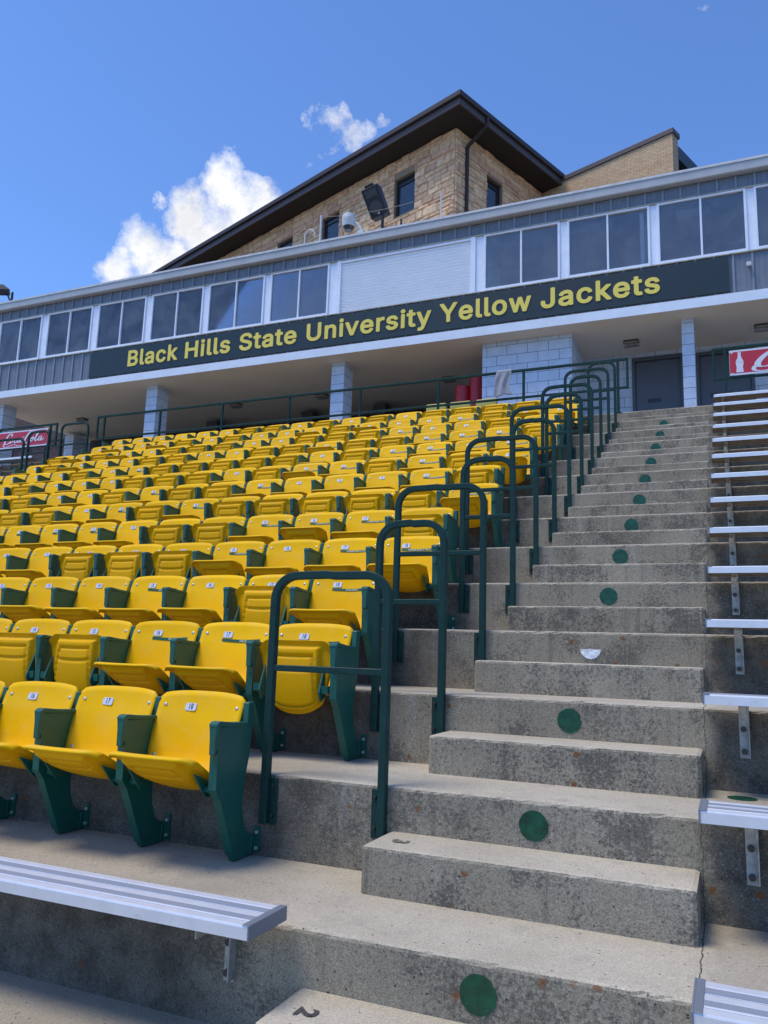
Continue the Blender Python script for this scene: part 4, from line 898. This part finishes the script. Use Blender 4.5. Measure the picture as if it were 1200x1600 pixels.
mb = MB(); mb.tube([(.10, 0, .44), (.20, 0, .36), (.27, 0, .24), (.27, 0, .0)], .03, 10); mb.box(.20, .34, -.05, .05, .0, .20); mb.build('arm', M_wcam, dc)
def rod(x, y, h, r, label, M=M_wcam, name='mast'):
    mb = MB(); mb.cyl((0, 0, 0), (0, 0, h), r, 10); mb.cyl((0, 0, 0), (0, 0, .03), r*1.8, 10); return tag(mb.build(name, M, None, (x, y, 10.035)), label, 'mast', 'thin masts on the press box roof')
rod(-7.85, 12.5, .80, .022, 'thin white mast standing left of the security camera'); rod(-5.03, 12.5, .74, .016, 'thin white mast in front of the stone building corner')
mb = MB(); mb.tube([(-8.24, 12.5, 10.03), (-8.24, 12.5, 10.42)]+[(-8.24+.12*(1-math.cos(a)), 12.5, 10.42+.13*math.sin(a)) for a in (.3, .7, 1.1, 1.57, 2.1, 2.6, 3.0)]+[(-7.99, 12.5, 10.36)], .013, 8)
tag(mb.build('vent_pipe', M_wcam), 'thin hooked white pipe on the press box roof, left of the masts', 'pipe')
mb = MB(); mb.tube([(-7.85+2.82*s, 12.5, 10.80-.02*s-.42*s*(1-s)*1.1) for s in [i/16 for i in range(17)]], .006, 6)
tag(mb.build('sagging_cable', mat('cable_tan', (.35, .30, .22), .6)), 'thin cable sagging between the two white masts behind the loudspeaker', 'cable')
fl = thing('floodlight', (-17.2, 12.5, 10.04), 'dark floodlight on a bracket at the left end of the press box roof', 'floodlight')
mb = MB(); mb.cyl((0.1, 0, 0), (.1, 0, .42), .03, 8); mb.tube([(.1, 0, .10), (-.1, 0, .42)], .022, 8); mb.build('bracket', M_black, fl)
mb = MB(); mb.x = Matrix.Translation((-.28, -.1, .48)) @ Matrix.Rotation(R(35), 4, 'Y') @ Matrix.Rotation(R(25), 4, 'X'); mb.prism([(-.22, -.04), (.22, -.04), (.16, .12), (-.16, .12)], -.19, .19, 'Y'); mb.build('lamp_head', M_black, fl, bevel=.01)
mb = MB(); mb.box(.66, .70, 12.24, YF, 8.07, 8.12); mb.box(.64, .72, 12.20, 12.24, 8.03, 8.10); tag(mb.build('small_camera', M_wcam, bevel=.008), 'tiny white camera on the siding right of the sign', 'security camera')

# ------------------------------------------------------------------ stone building behind
AZ = R(21.2); e2 = Vector((math.sin(AZ), math.cos(AZ), 0)); e1 = Vector((-math.cos(AZ), math.sin(AZ), 0))
P0 = Vector((-6.866, 19.0, 18.388)); ZE = P0.z; ZS = ZE-.40
Wc = Vector((-7.325, 20.115, 0))
# local frame: x = -e1 (to the right along the front), y = e2 (away), origin at the wall corner
rz = math.atan2(-e1.y, -e1.x)
sb = thing('stone_building', (Wc.x, Wc.y, 0), 'tall sandstone building with wide dark eaves rising behind the press box', 'building', rz=rz)
LW, DW = 17.2, 4.95
M_stone = bpy.data.materials.new('sandstone'); M_stone.use_nodes = True; t = NT(M_stone.node_tree); Pn = M_stone.node_tree.nodes['Principled BSDF']
at = t.node('ShaderNodeAttribute', attribute_name='Col').outputs['Color']; ps = t.node('ShaderNodeNewGeometry').outputs['Position']
nn = t.ramp(t.noise(ps, 7, 6, .65), .3, .7, .72, 1.22)
t.l.new(t.mix(1.0, at, t.node('ShaderNodeCombineColor', {0: nn, 1: nn, 2: nn}).outputs[0], 'MULTIPLY'), Pn.inputs['Base Color']); Pn.inputs['Roughness'].default_value = .9
t.l.new(t.node('ShaderNodeBump', {'Strength': .9, 'Distance': .03, 'Height': t.noise(ps, 9, 6, .65)}).outputs[0], Pn.inputs['Normal'])
M_mort = mat('mortar', (.30, .21, .14), .95)
wins = {'front': [(-2.66, -1.72, 15.85, 17.26), (-6.40, -5.46, 15.85, 17.22), (-9.10, -8.15, 15.85, 17.20), (-12.6, -11.7, 15.85, 17.2)], 'side': [(1.65, 2.52, 15.85, 17.15)]}
def stones(face, x0, x1, z0, z1):
    vs, fs, cols = [], [], []; z = z0
    rng = random.Random(3 if face == 'front' else 5)
    courses = []
    while z < z1-.05:
        h = rng.choice((.13, .16, .20, .26, .31)); 
        if 17.24 < z+h and z < 17.24: h = 17.24-z
        if abs(z-17.24) < 1e-6: h = .24
        if z+h > z1-.06: h = z1-z
        courses.append((z, z+h)); z += h
    for (a, b) in courses:
        band = abs(a-17.24) < 1e-3; x = x0-rng.random()*.3
        while x < x1:
            w = rng.uniform(.22, .62) if not band else rng.uniform(.5, .95)
            xa, xb = max(x, x0), min(x+w, x1); x += w
            if xb-xa < .03: continue
            segs = [(xa, xb)]
            for (wa, wb, za, zb) in wins[face]:
                if b > za+.01 and a < zb-.01:
                    ns_ = []
                    for (p, q) in segs:
                        if q <= wa or p >= wb: ns_.append((p, q))
                        else:
                            if p < wa-.02: ns_.append((p, wa))
                            if q > wb+.02: ns_.append((wb, q))
                    segs = ns_
            for (p, q) in segs:
                subs = [(p, q, a, b)]
                if b-a > .24 and not band and rng.random() < .35: mz = a+(b-a)*rng.uniform(.4, .6); subs = [(p, q, a, mz), (p, q, mz, b)]
                for (p_, q_, a_, b_) in subs:
                    m_ = .008; pr_ = rng.uniform(.02, .06); dx = min(.035, (q_-p_)*.25); dz = min(.03, (b_-a_)*.25)
                    o = len(vs); P4 = [(p_+m_, a_+m_), (q_-m_, a_+m_), (q_-m_, b_-m_), (p_+m_, b_-m_)]
                    I4 = [(p_+dx, a_+dz), (q_-dx, a_+dz), (q_-dx, b_-dz), (p_+dx, b_-dz)]
                    for (u, v) in P4: vs.append((u, 0.012, v))
                    for (u, v) in P4: vs.append((u, -.012, v))
                    for (u, v) in I4: vs.append((u+rng.uniform(-.01, .01), -pr_+rng.uniform(-.012, .012), v+rng.uniform(-.01, .01)))
                    f_ = [(o+4+i, o+4+(i+1) % 4, o+8+(i+1) % 4, o+8+i) for i in range(4)]+[(o+8, o+9, o+10, o+11)]+[(o+i, o+(i+1) % 4, o+4+(i+1) % 4, o+4+i) for i in range(4)]
                    fs += f_
                    base = Vector((.66, .43, .25)); r = rng.random()
                    if band or r < .10: base = Vector((.50, .255, .17))
                    elif r < .38: base = Vector((.74, .52, .31))
                    elif r < .5: base = Vector((.48, .30, .165))
                    base = Vector((.84, .52, .30)).lerp(base*1.2, .50)*rng.uniform(.86, 1.08); cols += [base]*len(f_)
    if face == 'side': vs = [(-y, x, z) for x, y, z in vs]
    me = bpy.data.meshes.new('ashlar_facing'); me.from_pydata(vs, [], fs); me.materials.append(M_stone)
    at_ = me.color_attributes.new('Col', 'FLOAT_COLOR', 'CORNER'); i = 0; buf = []
    for p, c in zip(me.polygons, cols): buf += [c.x, c.y, c.z, 1.0]*p.loop_total
    at_.data.foreach_set('color', buf); me.update()
    bm = bmesh.new(); bm.from_mesh(me); bmesh.ops.recalc_face_normals(bm, faces=bm.faces); bm.to_mesh(me); bm.free()
    link('ashlar_facing', me, sb)
stones('front', -LW, .0, 13.2, ZS); stones('side', .0, DW, 13.2, ZS)
# core wall with reveals
mb = MB()
def wall_with_holes(mb, face, L0, L1, z0, z1, th):
    ws = sorted(wins[face]); xs = [L0]
    def bx(a, b, c, d):
        if face == 'front': mb.box(a, b, .0, th, c, d)
        else: mb.box(-th, .0, a, b, c, d)
    cur = L0
    for (a, b, c, d) in ws:
        bx(cur, a, z0, z1); bx(a, b, z0, c); bx(a, b, d, z1); cur = b
    bx(cur, L1, z0, z1)
wall_with_holes(mb, 'front', -LW, -.36, 5.0, ZS, .35); wall_with_holes(mb, 'side', 0.0, DW, 5.0, ZS, .35)
mb.build('wall', M_mort, sb)
mb = MB(); mb.box(-LW, -.4, .6, DW, 5.0, ZS-.05); mb.build('inner_core', M_dark, sb)
for face in wins:
    for (a, b, c, d) in wins[face]:
        f = MB(); w = .07
        def bx(f, x0, x1, y0, y1, z0, z1):
            if face == 'front': f.box(x0, x1, y0, y1, z0, z1)
            else: f.box(-y1, -y0, x0, x1, z0, z1)
        bx(f, a+.002, a+w, .10, .2, c+.002, d-.002); bx(f, b-w, b-.002, .10, .2, c+.002, d-.002); bx(f, a+w, b-w, .10, .2, c+.002, c+w); bx(f, a+w, b-w, .10, .2, d-w, d-.002)
        mbd = a+w+(b-a-2*w)*.12
        bx(f, a+w, b-w, .11, .19, d-.26, d-.20)
        wo = f.build('window', M_black, sb, bevel=.004, seg=1)
        g_ = MB(); bx(g_, a+w, b-w, .14, .15, c+w, d-w); g_.build('pane', M_dglass, wo)
# eaves, fascia, gutter, roof
OV = .85
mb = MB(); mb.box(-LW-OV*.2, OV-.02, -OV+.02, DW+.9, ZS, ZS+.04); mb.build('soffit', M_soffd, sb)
mb = MB(); mb.prism([(-LW-.2, -OV), (OV, -OV), (OV, DW+.95), (OV-.05, DW+.95), (OV-.05, -OV+.05), (-LW-.2, -OV+.05)], ZS-.02, ZS+.26, 'Z'); mb.build('fascia', M_brown2, sb)
mb = MB(); mb.prism([(-LW-.25, -OV-.10), (OV+.10, -OV-.10), (OV+.10, DW+1.0), (OV+.002, DW+1.0), (OV+.002, -OV-.002), (-LW-.25, -OV-.002)], ZS+.20, ZE-.02, 'Z'); mb.build('gutter', M_brown, sb, bevel=.02)
mb = MB(); hgt = 2.2; a0, a1, b0, b1 = -LW-.2, OV+.05, -OV-.05, DW+9.0
mb.add([(a0, b0, ZE-.06), (a1, b0, ZE-.06), (a1, b1, ZE-.06), (a0, b1, ZE-.06), (a0+6.9, 6.2, ZE+hgt), (a1-6.9, 6.2, ZE+hgt)], [(0, 1, 5, 4), (1, 2, 5), (2, 3, 4, 5), (3, 0, 4), (0, 3, 2, 1)]); mb.build('roof', M_brown, sb)
mb = MB(); yy = .50
mb.sweep([(OV+.03, yy, ZS+.22), (OV+.03, yy, ZS+.02), (OV-.05, yy, ZS-.10), (.16, yy, ZS-.42), (.09, yy, ZS-.52), (.09, yy, 12.0)], .10, (0, 1, 0)); mb.build('downspout', M_brown, sb)
mb = MB(); mb.box(-LW-.5, -LW, -.15, DW, 5.0, ZS); mb.build('corner_pilaster', mat('sandstone_plain', (.30, .19, .11), .9, vary=.2, vs=3), sb)
# brick wing
bw = thing('brick_wing', (Wc.x, Wc.y, 0), 'tan brick building with dark parapet cap right of the stone building', 'building', rz=rz)
X1 = 4.93
mb = MB(); mb.box(-.2, X1, DW, DW+.40, 5.0, 18.10); mb.box(-.2, X1-.4, DW+.40, DW+8, 5.0, 18.0); mb.build('wall', M_brk, bw)
mb = MB(); mb.box(-.3, X1+.05, DW-.05, DW+.47, 18.10, 18.27); mb.build('parapet_cap', M_brown2, bw, bevel=.01)
mb = MB(); mb.box(X1-.398, X1+.002, DW+.401, DW+6, 17.40, 17.86); mb.box(X1-.398, X1+.002, DW+2.1, DW+6, 5, 17.399); mb.box(X1-.398, X1+.002, DW+.401, DW+2.1, 5, 15.6); mb.build('metal_cladding', mat('dark_blue_metal', (.03, .035, .05), .5), bw)
mb = MB(); mb.box(X1-.33, X1-.31, DW+.401, DW+2.1, 15.6, 17.399); mb.build('window', M_dglass, bw)
# dark brick building glimpsed under the left end of the box
db = thing('dark_brick_building', (0, 0, 0), 'dark red brick building glimpsed under the left end of the press box', 'building')
mb = MB(); mb.box(-34, -18.6, 19.5, 24, 5.0, 11.5); mb.build('wall', M_brkr, db)
mb = MB()
for i in range(14): x = -30+i*.8; mb.box(x, x+.03, 19.40, 19.44, 7.6, 8.6)
mb.box(-31, -19, 19.40, 19.44, 8.57, 8.62); mb.box(-31, -19, 19.40, 19.44, 7.6, 7.65); mb.build('window_grille', M_black, db)
